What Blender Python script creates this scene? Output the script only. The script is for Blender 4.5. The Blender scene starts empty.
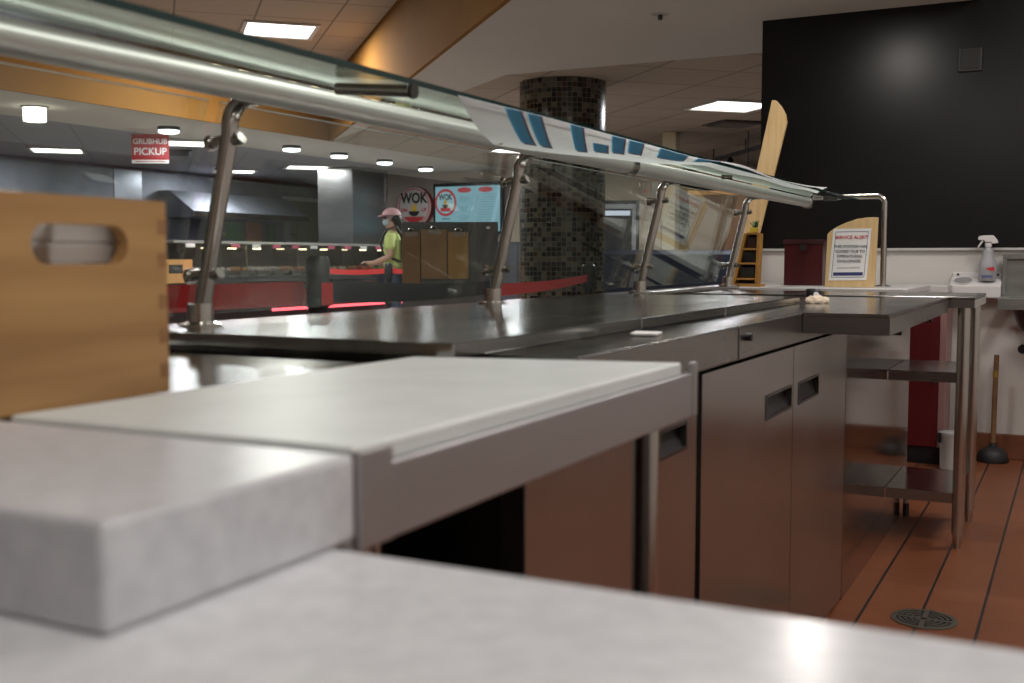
import bpy, bmesh, math, random
from mathutils import Vector, Matrix
random.seed(7)
scene = bpy.context.scene
COL = scene.collection
PI = math.pi

# ---------------------------------------------------------------- camera, world, exposure
cam_data = bpy.data.cameras.new('camera')
cam = bpy.data.objects.new('camera', cam_data); COL.objects.link(cam)
YAW = math.radians(27.25); PITCH = math.atan(82.5/1100)
cam.location = (0, 0, 1.0)
cam.rotation_euler = (PI/2-PITCH, 0, YAW)
cam_data.sensor_width = 36; cam_data.lens = 36*1100/1024
cam_data.clip_start = 0.01; cam_data.clip_end = 100
cam_data.dof.use_dof = True; cam_data.dof.focus_distance = 4.2; cam_data.dof.aperture_fstop = 5.6
scene.camera = cam
world = bpy.data.worlds.new('world'); scene.world = world; world.use_nodes = True
world.node_tree.nodes['Background'].inputs[0].default_value = (.75, .8, .9, 1)
world.node_tree.nodes['Background'].inputs[1].default_value = .05
scene.view_settings.view_transform = 'Standard'; scene.view_settings.look = 'None'
scene.view_settings.exposure = 0.0; scene.view_settings.gamma = 1.0
scene.view_settings.use_curve_mapping = False
try:
    scene.cycles.max_bounces = 10; scene.cycles.transparent_max_bounces = 24
    scene.cycles.sample_clamp_indirect = 4
except Exception: pass

def area(name, loc, size, power, color=(1, .93, .85), rot=(0, 0, 0), sy=None):
    d = bpy.data.lights.new(name, 'AREA'); d.energy = power; d.color = color; d.size = size
    if sy: d.shape = 'RECTANGLE'; d.size_y = sy
    o = bpy.data.objects.new(name, d); COL.objects.link(o); o.location = loc; o.rotation_euler = rot
    return o
# light from the hall troffers and those added out of view over the kitchen (each sits just under its fixture)
TROFFERS = [  # x, y, z, rotation, power, label
 (0.45, 0.1, 2.72, 0, 20, 'added fill panel light, out of view over the near kitchen counter'),  # the kitchen panels are unseen, added to light this side
 (0.45, 2.4, 2.72, 0, 20, 'added fill panel light, out of view over the kitchen aisle'),
 (0.6, 4.6, 2.72, 0, 20, 'added fill panel light, out of view over the tiled kitchen floor by the sink'),
 (-5.97, 7.37, 2.90, PI/4, 110, 'bright square ceiling panel light in the raised tile ceiling at top left'),
 (-2.62, 9.10, 2.28, PI/4, 50, 'bright square ceiling panel light beside the black wall'),
 (-10.72, 9.15, 2.28, PI/4, 26, 'bright ceiling panel light low at far left above the wooden crate'),
 (-8.85, 9.20, 2.28, PI/4, 26, 'bright ceiling panel light just right of the red hanging sign'),
 (-10.97, 12.50, 2.28, PI/4, 26, 'bright ceiling panel light partly behind the nearest guard post'),
 (-9.60, 12.42, 2.28, PI/4, 22, 'bright ceiling panel light right of the nearest guard post'),
 (-4.6, 3.6, 2.90, PI/4, 32, 'ceiling panel light in the raised tile ceiling, nearer the counter'),
 (-5.9, 11.6, 2.28, PI/4, 60, 'added fill panel light hidden behind the top of the mosaic column'),  # hidden panel added to brighten the wall with the round sign
]
for i, (x, y, z, r, p, l) in enumerate(TROFFERS):
    area('troffer_glow', (x, y, z-.03), .5, p, (1, .95, .9) if z > 2.3 else (.95, .95, 1), (0, 0, r))
for x, y, p in ((-1.0, 4.75, 8.5), (-.72, 2.5, 9)): area('downlight_glow', (x, y, 2.255), .13, p, (1, .94, .88))  # the second glow belongs to the added downlight above the banner

# ---------------------------------------------------------------- materials
def mat(name, color, rough=.5, metal=0, **k):
    m = bpy.data.materials.new(name); m.use_nodes = True
    b = m.node_tree.nodes['Principled BSDF']
    b.inputs['Base Color'].default_value = (*color, 1); b.inputs['Roughness'].default_value = rough
    b.inputs['Metallic'].default_value = metal
    for kk, v in k.items():
        n = {'spec': 'Specular IOR Level', 'coat': 'Coat Weight', 'trans': 'Transmission Weight', 'alpha': 'Alpha', 'ior': 'IOR'}[kk]
        b.inputs[n].default_value = v
    return m
def nodes(m): return m.node_tree.nodes, m.node_tree.links, m.node_tree.nodes['Principled BSDF']
def noisy(name, c1, c2, scale=5, rough=.5, metal=0, stretch=(1, 1, 1), detail=4, rv=0, bump=0, lo=.35, hi=.65, **k):
    m = mat(name, c1, rough, metal, **k); N, L, b = nodes(m)
    tc = N.new('ShaderNodeTexCoord'); mp = N.new('ShaderNodeMapping'); mp.inputs['Scale'].default_value = stretch
    no = N.new('ShaderNodeTexNoise'); no.inputs['Scale'].default_value = scale; no.inputs['Detail'].default_value = detail
    L.new(tc.outputs['Object'], mp.inputs[0]); L.new(mp.outputs[0], no.inputs['Vector'])
    cr = N.new('ShaderNodeValToRGB'); cr.color_ramp.elements[0].color = (*c1, 1); cr.color_ramp.elements[1].color = (*c2, 1)
    cr.color_ramp.elements[0].position = lo; cr.color_ramp.elements[1].position = hi
    L.new(no.outputs['Fac'], cr.inputs[0]); L.new(cr.outputs[0], b.inputs['Base Color'])
    if rv:
        mr = N.new('ShaderNodeMapRange'); mr.inputs['To Min'].default_value = rough-rv; mr.inputs['To Max'].default_value = rough+rv
        L.new(no.outputs['Fac'], mr.inputs[0]); L.new(mr.outputs[0], b.inputs['Roughness'])
    if bump:
        bp = N.new('ShaderNodeBump'); bp.inputs['Strength'].default_value = bump; bp.inputs['Distance'].default_value = .001
        L.new(no.outputs['Fac'], bp.inputs['Height']); L.new(bp.outputs[0], b.inputs['Normal'])
    return m
def emit(name, color, s):
    m = mat(name, (0, 0, 0)); b = m.node_tree.nodes['Principled BSDF']
    b.inputs['Emission Color'].default_value = (*color, 1); b.inputs['Emission Strength'].default_value = s
    return m
def M_math(N, L, op, a, b=None):
    n = N.new('ShaderNodeMath'); n.operation = op
    for i, v in enumerate((a, b)):
        if v is None: continue
        if isinstance(v, (int, float)): n.inputs[i].default_value = v
        else: L.new(v, n.inputs[i])
    return n.outputs[0]
def gridmat(name, c, line, size, width, rot=0, rough=.8, var=.06, offset=False):
    m = mat(name, c, rough); N, L, b = nodes(m)
    tc = N.new('ShaderNodeTexCoord'); mp = N.new('ShaderNodeMapping'); mp.inputs['Rotation'].default_value = (0, 0, rot)
    L.new(tc.outputs['Object'], mp.inputs[0]); s = N.new('ShaderNodeSeparateXYZ'); L.new(mp.outputs[0], s.inputs[0])
    u = M_math(N, L, 'DIVIDE', s.outputs[0], size[0]); v = M_math(N, L, 'DIVIDE', s.outputs[1], size[1])
    if offset:
        row = M_math(N, L, 'FLOOR', u); hf = M_math(N, L, 'MULTIPLY', row, .5); v = M_math(N, L, 'ADD', v, hf)
    fu = M_math(N, L, 'FRACT', u); fv = M_math(N, L, 'FRACT', v)
    lu = M_math(N, L, 'LESS_THAN', fu, width/size[0]); lv = M_math(N, L, 'LESS_THAN', fv, (width if not offset else width*.5)/size[1])
    if offset: lv = M_math(N, L, 'MULTIPLY', lv, .35)
    ln = M_math(N, L, 'MAXIMUM', lu, lv)
    cx = N.new('ShaderNodeCombineXYZ'); L.new(M_math(N, L, 'FLOOR', u), cx.inputs[0]); L.new(M_math(N, L, 'FLOOR', v), cx.inputs[1])
    wn = N.new('ShaderNodeTexWhiteNoise'); L.new(cx.outputs[0], wn.inputs['Vector'])
    no = N.new('ShaderNodeTexNoise'); no.inputs['Scale'].default_value = 14; L.new(tc.outputs['Object'], no.inputs['Vector'])
    amt = M_math(N, L, 'ADD', M_math(N, L, 'MULTIPLY', wn.outputs['Value'], .6), M_math(N, L, 'MULTIPLY', no.outputs['Fac'], .4))
    m1 = N.new('ShaderNodeMix'); m1.data_type = 'RGBA'; L.new(amt, m1.inputs[0])
    m1.inputs[6].default_value = (*[x*(1-var) for x in c], 1); m1.inputs[7].default_value = (*[min(1, x*(1+var)) for x in c], 1)
    m2 = N.new('ShaderNodeMix'); m2.data_type = 'RGBA'; L.new(ln, m2.inputs[0]); L.new(m1.outputs[2], m2.inputs[6]); m2.inputs[7].default_value = (*line, 1)
    L.new(m2.outputs[2], b.inputs['Base Color'])
    return m
def mosaic(name, size=.035):
    m = mat(name, (.1, .1, .08), .25); N, L, b = nodes(m)
    tc = N.new('ShaderNodeTexCoord'); s = N.new('ShaderNodeSeparateXYZ'); L.new(tc.outputs['Object'], s.inputs[0])
    at = M_math(N, L, 'ARCTAN2', s.outputs[1], s.outputs[0]); u = M_math(N, L, 'MULTIPLY', at, 54/(2*PI)); v = M_math(N, L, 'DIVIDE', s.outputs[2], size)
    cx = N.new('ShaderNodeCombineXYZ'); L.new(M_math(N, L, 'FLOOR', u), cx.inputs[0]); L.new(M_math(N, L, 'FLOOR', v), cx.inputs[1])
    wn = N.new('ShaderNodeTexWhiteNoise'); L.new(cx.outputs[0], wn.inputs['Vector'])
    cr = N.new('ShaderNodeValToRGB'); cr.color_ramp.interpolation = 'CONSTANT'; e = cr.color_ramp.elements
    e[0].position = 0; e[0].color = (.008, .007, .006, 1); e[1].position = .3; e[1].color = (.022, .018, .012, 1)
    for p, c in ((.48, (.075, .072, .050, 1)), (.68, (.115, .11, .08, 1)), (.86, (.13, .115, .078, 1)), (.95, (.05, .022, .012, 1))):
        x = e.new(p); x.color = c
    L.new(wn.outputs['Value'], cr.inputs[0])
    ln = M_math(N, L, 'MAXIMUM', M_math(N, L, 'LESS_THAN', M_math(N, L, 'FRACT', u), .1), M_math(N, L, 'LESS_THAN', M_math(N, L, 'FRACT', v), .1))
    m2 = N.new('ShaderNodeMix'); m2.data_type = 'RGBA'; L.new(ln, m2.inputs[0]); L.new(cr.outputs[0], m2.inputs[6]); m2.inputs[7].default_value = (.15, .145, .115, 1)
    L.new(m2.outputs[2], b.inputs['Base Color']); return m
def glassmat(name, tint, base=.08, rough=.0):
    m = bpy.data.materials.new(name); m.use_nodes = True; N = m.node_tree.nodes; L = m.node_tree.links
    N.clear(); out = N.new('ShaderNodeOutputMaterial'); mx = N.new('ShaderNodeMixShader')
    tr = N.new('ShaderNodeBsdfTransparent'); tr.inputs[0].default_value = (*tint, 1)
    gl = N.new('ShaderNodeBsdfGlossy'); gl.inputs['Roughness'].default_value = rough; gl.inputs['Color'].default_value = (.92, 1, .97, 1)
    lw = N.new('ShaderNodeFresnel'); lw.inputs['IOR'].default_value = 1.5
    # geometry-only fresnel: back faces of the slab read the same as the front
    ge = N.new('ShaderNodeNewGeometry')
    io = N.new('ShaderNodeMix'); L.new(ge.outputs['Backfacing'], io.inputs[0]); io.inputs[2].default_value = 1.5; io.inputs[3].default_value = 1/1.5
    L.new(io.outputs[0], lw.inputs['IOR'])
    ab = M_math(N, L, 'ADD', lw.outputs[0], base)
    L.new(ab, mx.inputs[0]); L.new(tr.outputs[0], mx.inputs[1]); L.new(gl.outputs[0], mx.inputs[2]); L.new(mx.outputs[0], out.inputs[0])
    return m

STEEL = noisy('brushed_steel', (.31, .30, .29), (.34, .33, .32), 3, .28, 1, (.5, .5, 4), rv=.04)
STEELH = noisy('brushed_steel_top', (.31, .31, .30), (.40, .40, .385), 5, .18, 1, (3, .6, 1), rv=.07)
DOORS = noisy('door_steel', (.40, .385, .38), (.45, .435, .43), 2.5, .24, 1, (1, 1, 1.5), rv=.06)
FRAME = noisy('rim_steel', (.42, .41, .42), (.48, .47, .48), 4, .42, .85, (1, .3, 2), rv=.04)
MIRROR = noisy('polished_steel', (.33, .30, .285), (.40, .37, .35), 3, .10, 1, (1, 1, 6), rv=.03)
TUBE = mat('tube_steel', (.56, .54, .51), .2, 1)
RAIL = mat('satin_rail', (.60, .60, .57), .42, .72)
DARKSTEEL = mat('dark_steel', (.1, .095, .09), .35, .9)
BLACK = mat('black_gap', (.006, .006, .006), .7)
BLACKPL = mat('black_plastic', (.012, .012, .014), .4)
QUARTZ = noisy('quartz', (.52, .53, .56), (.60, .61, .64), 60, .32, 0, detail=6, rv=.04)
QUARTZ2 = noisy('quartz_lower', (.60, .61, .64), (.68, .69, .72), 60, .22, 0, detail=6)
BOARD = noisy('cutting_board_plastic', (.64, .68, .67), (.70, .74, .73), 12, .42)
WOOD = noisy('bamboo', (.27, .135, .045), (.40, .225, .085), 1.7, .45, 0, (2, 1, 14), detail=3)
WOODL = noisy('pale_birch', (.60, .41, .19), (.70, .50, .26), 4, .5, 0, (10, 2, 1))
TILE = gridmat('quarry_tile', (.20, .064, .026), (.016, .012, .011), (.153, .26), .008, 0, .38, .2, True)
COVE = noisy('quarry_cove', (.17, .055, .024), (.21, .07, .03), 8, .5)
WHITEWALL = noisy('white_wall_panel', (.62, .60, .57), (.68, .66, .63), 2, .45)
BLACKWALL = noisy('black_wall_paint', (.004, .004, .0045), (.007, .007, .008), 2.5, .30, spec=.4)
PLASTER = noisy('ceiling_plaster', (.50, .46, .42), (.54, .50, .455), .7, .9)
CTILE = gridmat('ceiling_tile', (.36, .29, .23), (.16, .125, .1), (.61, .61), .016, PI/4, .9, .05)
CTILEG = gridmat('ceiling_tile_grey', (.24, .24, .26), (.15, .15, .16), (.61, .61), .015, PI/4, .9, .05)
ORANGE = noisy('ochre_paint', (.22, .105, .026), (.25, .125, .032), 1, .9, spec=.1)
HALLFLOOR = noisy('hall_floor', (.42, .38, .34), (.48, .44, .40), 3, .4)
BEIGE = noisy('beige_wall', (.40, .33, .28), (.45, .37, .31), 1.5, .7)
BROWN = noisy('brown_wall', (.16, .085, .045), (.2, .11, .06), 1.5, .6)
HOODM = noisy('hood_steel', (.16, .17, .20), (.27, .28, .32), 1.6, .55, .7, (1, 1, 1), rv=.08)
LIT = emit('panel_diffuser', (1, .97, .93), 4)
LITC = emit('panel_diffuser_cool', (.96, .97, 1), 4)
LITW = emit('drum_diffuser', (1, .95, .8), 4)
GLASS = glassmat('guard_glass', (.95, .985, .97), .02)
GLASST = glassmat('shelf_glass', (.92, .97, .95), .02)
GEDGE = mat('glass_edge', (.004, .03, .028), .15)
GCASE = glassmat('case_glass', (.95, .97, .97), .02)
REDBELT = noisy('red_belt', (.42, .02, .02), (.5, .03, .03), 30, .6)
BLKBELT = mat('black_belt', (.02, .022, .024), .6)
DARKRED = noisy('dark_red_metal', (.05, .004, .005), (.065, .006, .007), 3, .35)
PAPER = mat('paper', (.78, .78, .77), .7)
WHITEPL = mat('white_plastic', (.72, .70, .70), .4)
TEXTRED = mat('red_print', (.55, .03, .04), .6); TEXTNAVY = mat('navy_print', (.03, .04, .16), .6)
TEXTGREY = mat('grey_print', (.10, .10, .12), .6); INK = mat('black_ink', (.015, .015, .015), .6)
def vinyl(name, c):
    m = mat(name, c, .5, spec=.2); N, L, b = nodes(m); out = [n for n in N if n.type == 'OUTPUT_MATERIAL'][0]
    tl = N.new('ShaderNodeBsdfTranslucent'); tl.inputs[0].default_value = (*c, 1); mx = N.new('ShaderNodeMixShader'); mx.inputs[0].default_value = .7
    L.new(b.outputs[0], mx.inputs[1]); L.new(tl.outputs[0], mx.inputs[2]); L.new(mx.outputs[0], out.inputs[0]); return m
BANNER = vinyl('vinyl_banner', (.95, .96, .97))
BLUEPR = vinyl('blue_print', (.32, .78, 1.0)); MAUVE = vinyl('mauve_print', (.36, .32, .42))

# ---------------------------------------------------------------- mesh helpers
def link(name, me, m, parent=None):
    o = bpy.data.objects.new(name, me); COL.objects.link(o)
    if m is not None and not me.materials: me.materials.append(m)
    if parent is not None: o.parent = parent
    return o
def fin(name, bm, m, parent=None, smooth=False, bev=0, at=None):
    bmesh.ops.recalc_face_normals(bm, faces=bm.faces)
    if at is None and parent is None:
        # origin at the base centre of the mesh
        xs = [v.co for v in bm.verts]
        at = Vector(((min(v.x for v in xs)+max(v.x for v in xs))/2, (min(v.y for v in xs)+max(v.y for v in xs))/2, min(v.z for v in xs)))
    if parent is not None and at is None: at = None
    me = bpy.data.meshes.new(name)
    if at is not None:
        bmesh.ops.translate(bm, vec=-Vector(at), verts=bm.verts)
    bm.to_mesh(me); bm.free()
    if smooth:
        for p in me.polygons: p.use_smooth = True
        try: me.set_sharp_from_angle(angle=math.radians(35))
        except Exception: pass
    o = link(name, me, m, parent)
    if at is not None: o.location = at
    if bev:
        md = o.modifiers.new('bevel', 'BEVEL'); md.width = bev; md.segments = 2; md.limit_method = 'ANGLE'
    return o
def local(parent, pts):
    """turn world points into a parent's own space (parents carry location and z rotation)"""
    inv = (Matrix.Translation(parent.location) @ parent.rotation_euler.to_matrix().to_4x4()).inverted()
    return [inv @ Vector(p) for p in pts]
def box(bm, a, b, rot=0, c=None):
    x0, y0, z0 = a; x1, y1, z1 = b
    vs = [bm.verts.new(p) for p in ((x0, y0, z0), (x1, y0, z0), (x1, y1, z0), (x0, y1, z0), (x0, y0, z1), (x1, y0, z1), (x1, y1, z1), (x0, y1, z1))]
    for f in ((0, 3, 2, 1), (4, 5, 6, 7), (0, 1, 5, 4), (1, 2, 6, 5), (2, 3, 7, 6), (3, 0, 4, 7)): bm.faces.new([vs[i] for i in f])
    if rot:
        cc = c or Vector(((x0+x1)/2, (y0+y1)/2, 0)); bmesh.ops.rotate(bm, verts=vs, cent=cc, matrix=Matrix.Rotation(rot, 3, 'Z'))
    return vs
def tube(bm, pts, r, seg=16, cap=True):
    pts = [Vector(p) for p in pts]; rings = []
    rr = r if isinstance(r, (list, tuple)) else [r]*len(pts)
    prev = None
    for i, p in enumerate(pts):
        t = (pts[min(i+1, len(pts)-1)]-pts[max(i-1, 0)]).normalized()
        if prev is None:
            up = Vector((0, 0, 1)) if abs(t.z) < .9 else Vector((1, 0, 0)); n = t.cross(up).normalized()
        else: n = (prev - t*prev.dot(t)).normalized()
        prev = n; b = t.cross(n)
        rings.append([bm.verts.new(p + (n*math.cos(a)+b*math.sin(a))*rr[i]) for a in [2*PI*k/seg for k in range(seg)]])
    for a, b in zip(rings, rings[1:]):
        for k in range(seg): bm.faces.new((a[k], a[(k+1) % seg], b[(k+1) % seg], b[k]))
    if cap: bm.faces.new(rings[0]); bm.faces.new(rings[-1])
def lathe(bm, prof, c=(0, 0, 0), seg=32, cap=True):
    rings = []
    for r, z in prof:
        rings.append([bm.verts.new((c[0]+r*math.cos(2*PI*k/seg), c[1]+r*math.sin(2*PI*k/seg), c[2]+z)) for k in range(seg)])
    for a, b in zip(rings, rings[1:]):
        for k in range(seg): bm.faces.new((a[k], a[(k+1) % seg], b[(k+1) % seg], b[k]))
    if cap: bm.faces.new(rings[0]); bm.faces.new(rings[-1])
def prism(bm, pts, off):
    """polygon pts extruded by the vector off"""
    a = [bm.verts.new(p) for p in pts]; b = [bm.verts.new(Vector(p)+Vector(off)) for p in pts]
    bm.faces.new(a); bm.faces.new(list(reversed(b)))
    n = len(pts)
    for k in range(n): bm.faces.new((a[k], b[k], b[(k+1) % n], a[(k+1) % n]))
def arc(c, r, a0, a1, n, u, v):
    return [Vector(c)+Vector(u)*r*math.cos(a0+(a1-a0)*i/n)+Vector(v)*r*math.sin(a0+(a1-a0)*i/n) for i in range(n+1)]
def tag(o, label=None, cat=None, group=None, kind=None):
    if label: o['label'] = label
    if cat: o['category'] = cat
    if group: o['group'] = group
    if kind: o['kind'] = kind
    return o
def thing(name, label, cat, loc=(0, 0, 0), rz=0, group=None):
    o = bpy.data.objects.new(name, None); COL.objects.link(o); o.location = loc; o.rotation_euler = (0, 0, rz)
    o.empty_display_size = .05
    return tag(o, label, cat, group)
def struct(name, bm, m, bev=0): return tag(fin(name, bm, m, bev=bev), kind='structure')
def bx(a, b, rot=0, c=None):
    bm = bmesh.new(); box(bm, a, b, rot, c); return bm
def tb(pts, r, seg=16):
    bm = bmesh.new(); tube(bm, pts, r, seg); return bm
def lt(prof, c=(0, 0, 0), seg=32):
    bm = bmesh.new(); lathe(bm, prof, c, seg); return bm
def pm(pts, off):
    bm = bmesh.new(); prism(bm, pts, off); return bm
def text(name, s, size, m, parent, loc, rot, align='CENTER', depth=.0006, sx=1, bold=0):
    cu = bpy.data.curves.new('t', 'FONT'); cu.body = s; cu.size = size; cu.align_x = align; cu.align_y = 'CENTER'
    cu.extrude = depth; cu.offset = bold
    t = bpy.data.objects.new('t', cu); COL.objects.link(t)
    dg = bpy.context.evaluated_depsgraph_get(); me = bpy.data.meshes.new_from_object(t.evaluated_get(dg))
    bpy.data.objects.remove(t); bpy.data.curves.remove(cu)
    me.materials.clear(); me.materials.append(m); me.name = name
    o = bpy.data.objects.new(name, me); COL.objects.link(o); o.parent = parent; o.location = loc; o.rotation_euler = rot; o.scale = (sx, 1, 1)
    return o
def copy_tree(o, parent=None):
    c = o.copy(); COL.objects.link(c)
    if parent is not None: c.parent = parent
    for ch in [x for x in o.children]: copy_tree(ch, c)
    return c

# ================================================================ SETTING
struct('floor', bx((-1.42, -1.6, -.05), (1.6, 6.05, 0)), TILE)
struct('floor_hall', bx((-14.2, -1.6, -.05), (-1.42, 19, 0)), HALLFLOOR)
struct('floor_hall', bx((-1.42, 6.2, -.05), (3, 19, 0)), HALLFLOOR)
# white wainscot below, black wall above
bm = bmesh.new(); box(bm, (-1.56, 6.0, 0), (1.6, 6.15, 1.05)); struct('wall_back', bm, WHITEWALL)
bm = bmesh.new(); box(bm, (-1.565, 5.99, 1.052), (1.6, 6.15, 3.0)); struct('wall_back_upper', bm, BLACKWALL)
struct('trim_1', bx((-1.563, 5.975, 1.044), (1.6, 5.998, 1.056)), mat('trim_white', (.55, .54, .52), .5))
struct('trim_2', bx((-1.60, 5.96, 0), (-1.562, 6.16, 1.36)), noisy('corner_guard', (.10, .09, .11), (.13, .12, .14), 3, .4, .3))
struct('baseboard_back', bx((-1.0, 5.975, 0), (1.6, 6.0, .125)), COVE, .004)
struct('wall_right', bx((1.6, -1.6, 0), (1.75, 6.15, 3.0)), WHITEWALL)
struct('baseboard_right', bx((1.575, -1.6, 0), (1.6, 5.97, .125)), COVE)
struct('wall_near', bx((-14.2, -1.75, 0), (1.75, -1.6, 3.0)), BEIGE)
struct('wall_far', bx((-14.2, 18.5, 0), (3, 18.7, 3.0)), BROWN)
struct('wall_hall_right', bx((1.75, 6.15, 0), (1.9, 18.5, 3.0)), BROWN)
struct('wall_left', bx((-14.2, -1.6, 0), (-14.05, 18.5, 3.0)), HOODM)
# ceilings: low plaster soffit with a 45-degree edge, raised tile ceiling beyond the ochre fascias
DZ = 2.28
def poly_slab(pts, z0, z1): return pm([(x, y, z0) for x, y in pts], (0, 0, z1-z0))
FX = -7.29   # left fascia
# point where the 45 degree fascia line meets: passes (-4.06,6.51) and (-2.55,4.94)
def diag(x): return 6.51+(x+4.06)*(-1.04)
yj = diag(FX)
struct('ceiling', poly_slab([(-.485, -1.6), (-.485, 6.0), (-.485, 6.9), (-3.6, 6.9+.0), (FX, 9.87+.0), (FX, yj), (diag and -2.55, 4.94), (-.9, 3.22), (-.9, -1.6)], DZ, DZ+.08), PLASTER)
struct('ceiling_left', poly_slab([(FX, -1.6), (FX, 18.5), (-8.55, 18.5), (-8.55, 9.0), (-8.55, -1.6)], DZ, DZ+.08), PLASTER)
struct('ceiling_hood', poly_slab([(-8.55, -1.6), (-8.55, 18.5), (-14.05, 18.5), (-14.05, -1.6)], DZ, DZ+.08), CTILEG)
struct('ceiling_middle', poly_slab([(FX, 9.872), (-3.6, 6.902), (-.485, 6.902), (3, 6.902), (3, 18.5), (FX, 18.5)], DZ, DZ+.08), CTILE)
struct('ceiling_raised', bx((FX-.1, -1.6, 2.90), (-.8, 10.2, 2.98)), CTILE)
struct('ceiling_kitchen', bx((-.485, -1.6, 2.74), (1.7, 6.0, 2.82)), PLASTER)
struct('trim_3', bx((-.505, -1.6, DZ), (-.485, 6.0, 2.78)), mat('soffit_edge', (.30, .28, .26), .8))
struct('trim_4', bx((FX+.001, -1.6, DZ-.005), (FX+.03, yj, 2.9)), ORANGE)
n = Vector((1, -1.04, 0)).normalized(); nn = Vector((-n.y, n.x, 0))*-.03
struct('trim_5', pm([(FX, yj, DZ-.005), (-.9, 3.22, DZ-.005), (-.9, 3.22, 2.9), (FX, yj, 2.9)], nn), ORANGE)

# ceiling fixtures
bmf = bx((-.305, -.305, -.02), (.305, .305, 0)); troff = None
for i, (x, y, z, r, p, l) in enumerate(TROFFERS):
    if troff is None:
        t = thing('ceiling_light', l, 'ceiling light', (x, y, z), r, 'panel lights')
        bm = bmesh.new()
        for a, b in (((-.305, -.305), (.305, -.27)), ((-.305, .27), (.305, .305)), ((-.305, -.27), (-.27, .27)), ((.27, -.27), (.305, .27))):
            box(bm, (a[0], a[1], -.018), (b[0], b[1], .0))
        fin('frame', bm, mat('light_frame', (.5, .48, .45), .6), t); fin('diffuser', bx((-.27, -.27, -.01), (.27, .27, -.002)), LIT, t); troff = t
    else:
        t = copy_tree(troff); t.location = (x, y, z); t.rotation_euler = (0, 0, r); t['label'] = l
bmf.free()
# the recessed downlight over the far end of the counter, plus one added to brighten the banner
for (dx, dy, dl) in ((-1.0, 4.75, 'round recessed downlight in the plaster ceiling in front of the black wall'), (-.72, 2.5, 'added round downlight, unseen over the middle of the glass guard, brightening the banner')):
    t = thing('downlight', dl, 'ceiling light', (dx, dy, DZ))
    fin('bezel', lt([(.095, -.008), (.095, -.001)], seg=32), mat('bezel_white', (.6, .6, .58), .5), t)
    fin('diffuser', lt([(.07, -.0135), (.07, -.0085)]), LIT, t)
# disc lights in a row on the left soffit
RL = [(-7.92, 8.09, 'round surface light left of the nearest guard post, beside the red sign'), (-8.0, 10.07, 'first round surface light right of the nearest guard post'),
      (-8.02, 11.0, 'second round surface light right of the nearest guard post'), (-8.05, 12.03, 'third round surface light right of the nearest guard post'),
      (-8.12, 13.15, 'furthest round surface light, above the round wall sign')]
disc = None
for x, y, l in RL:
    if disc is None:
        disc = thing('disc_light', l, 'ceiling light', (x, y, DZ), 0, 'row of round surface lights')
        fin('housing', lt([(.105, -.035), (.105, 0)]), mat('disc_housing', (.03, .035, .05), .4, .5), disc, True)
        fin('diffuser', lt([(.07, -.062), (.095, -.056), (.1, -.0352)]), emit('disc_diffuser', (.97, .98, 1), 5), disc, True); t = disc
    else:
        t = copy_tree(disc); t.location = (x, y, DZ); t['label'] = l
    area('disc_glow', (x, y, DZ-.08), .18, 5.0, (.92, .95, 1))
t = thing('drum_light', 'glowing white drum shaped ceiling light at far left', 'ceiling light', (-7.87, 6.5, DZ))
fin('canopy', lt([(.11, -.012), (.11, 0)]), mat('drum_canopy', (.3, .28, .25), .5), t, True)
fin('shade', lt([(.088, -.125), (.092, -.12), (.092, -.0125)]), LITW, t, True)
area('drum_glow', (-7.87, 6.5, DZ-.16), .18, 4, (1, .9, .7))
# small ceiling bits
t = thing('sprinkler', 'small round fire sprinkler plate in the plaster ceiling', 'sprinkler', (-2.0, 5.58, DZ))
fin('escutcheon', lt([(.035, -.006), (.05, 0)]), mat('plate', (.35, .32, .3), .5), t, True); fin('nozzle', lt([(.012, -.03), (.012, -.0062)], seg=12), DARKSTEEL, t)
t = thing('ceiling_vent', 'dark square ceiling vent beyond the counter by the black wall', 'vent', (-2.95, 10.3, DZ), PI/4)
fin('frame', bx((-.22, -.22, -.015), (.22, .22, 0)), DARKSTEEL, t)
bm = bmesh.new()
for k in range(6): box(bm, (-.19, -.18+k*.065, -.028), (.19, -.15+k*.065, -.0155))
fin('slats', bm, mat('vent_slat', (.2, .17, .15), .6), t)
t = thing('ceiling_vent', 'dark square ceiling vent over the far left kitchen', 'vent', (-9.75, 9.9, DZ), PI/4)
fin('frame', bx((-.3, -.3, -.015), (.3, .3, 0)), DARKSTEEL, t)
bm = bmesh.new()
for k in range(7): box(bm, (-.26, -.26+k*.077, -.028), (.26, -.225+k*.077, -.0155))
fin('slats', bm, mat('vent_slat2', (.1, .1, .11), .6), t)
t = thing('track_light', 'dark lighting track hung under the tile ceiling beside the black wall', 'track light', (-3.78, 12.5, 2.15), math.atan2(-2.54, 1.76))
fin('track', bx((-1.6, -.015, -.02), (1.6, .015, .02)), BLACKPL, t)
for k in (-1.2, -.1, 1.0): fin('hanger', tb([(k, 0, .0205), (k, 0, .13)], .008, 8), BLACKPL, t)
for k in (-.6, .5): fin('lamp_head', lt([(.055, -.14), (.035, -.05), (.012, -.021)], (k, 0, 0), 16), BLACKPL, t, True)
t = thing('pendant_lamp', 'small dark pendant lamp hanging behind the pale wooden plank', 'pendant lamp', (-3.0, 11.0, 1.88))
fin('shade', lt([(.12, 0), (.09, .03), (.03, .05)], seg=24), mat('pend', (.14, .13, .13), .4), t, True); fin('cord', tb([(0, 0, .0505), (0, 0, .4)], .006, 8), BLACKPL, t)

# ================================================================ MOSAIC COLUMN
bm = lt([(.315, 0), (.315, DZ)], seg=72); c = fin('mosaic_column', bm, mosaic('mosaic_tile'), smooth=True)
c.location = (-3.40, 7.41, 0); tag(c, 'round column covered in small brown and tan mosaic tiles', 'column')

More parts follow.
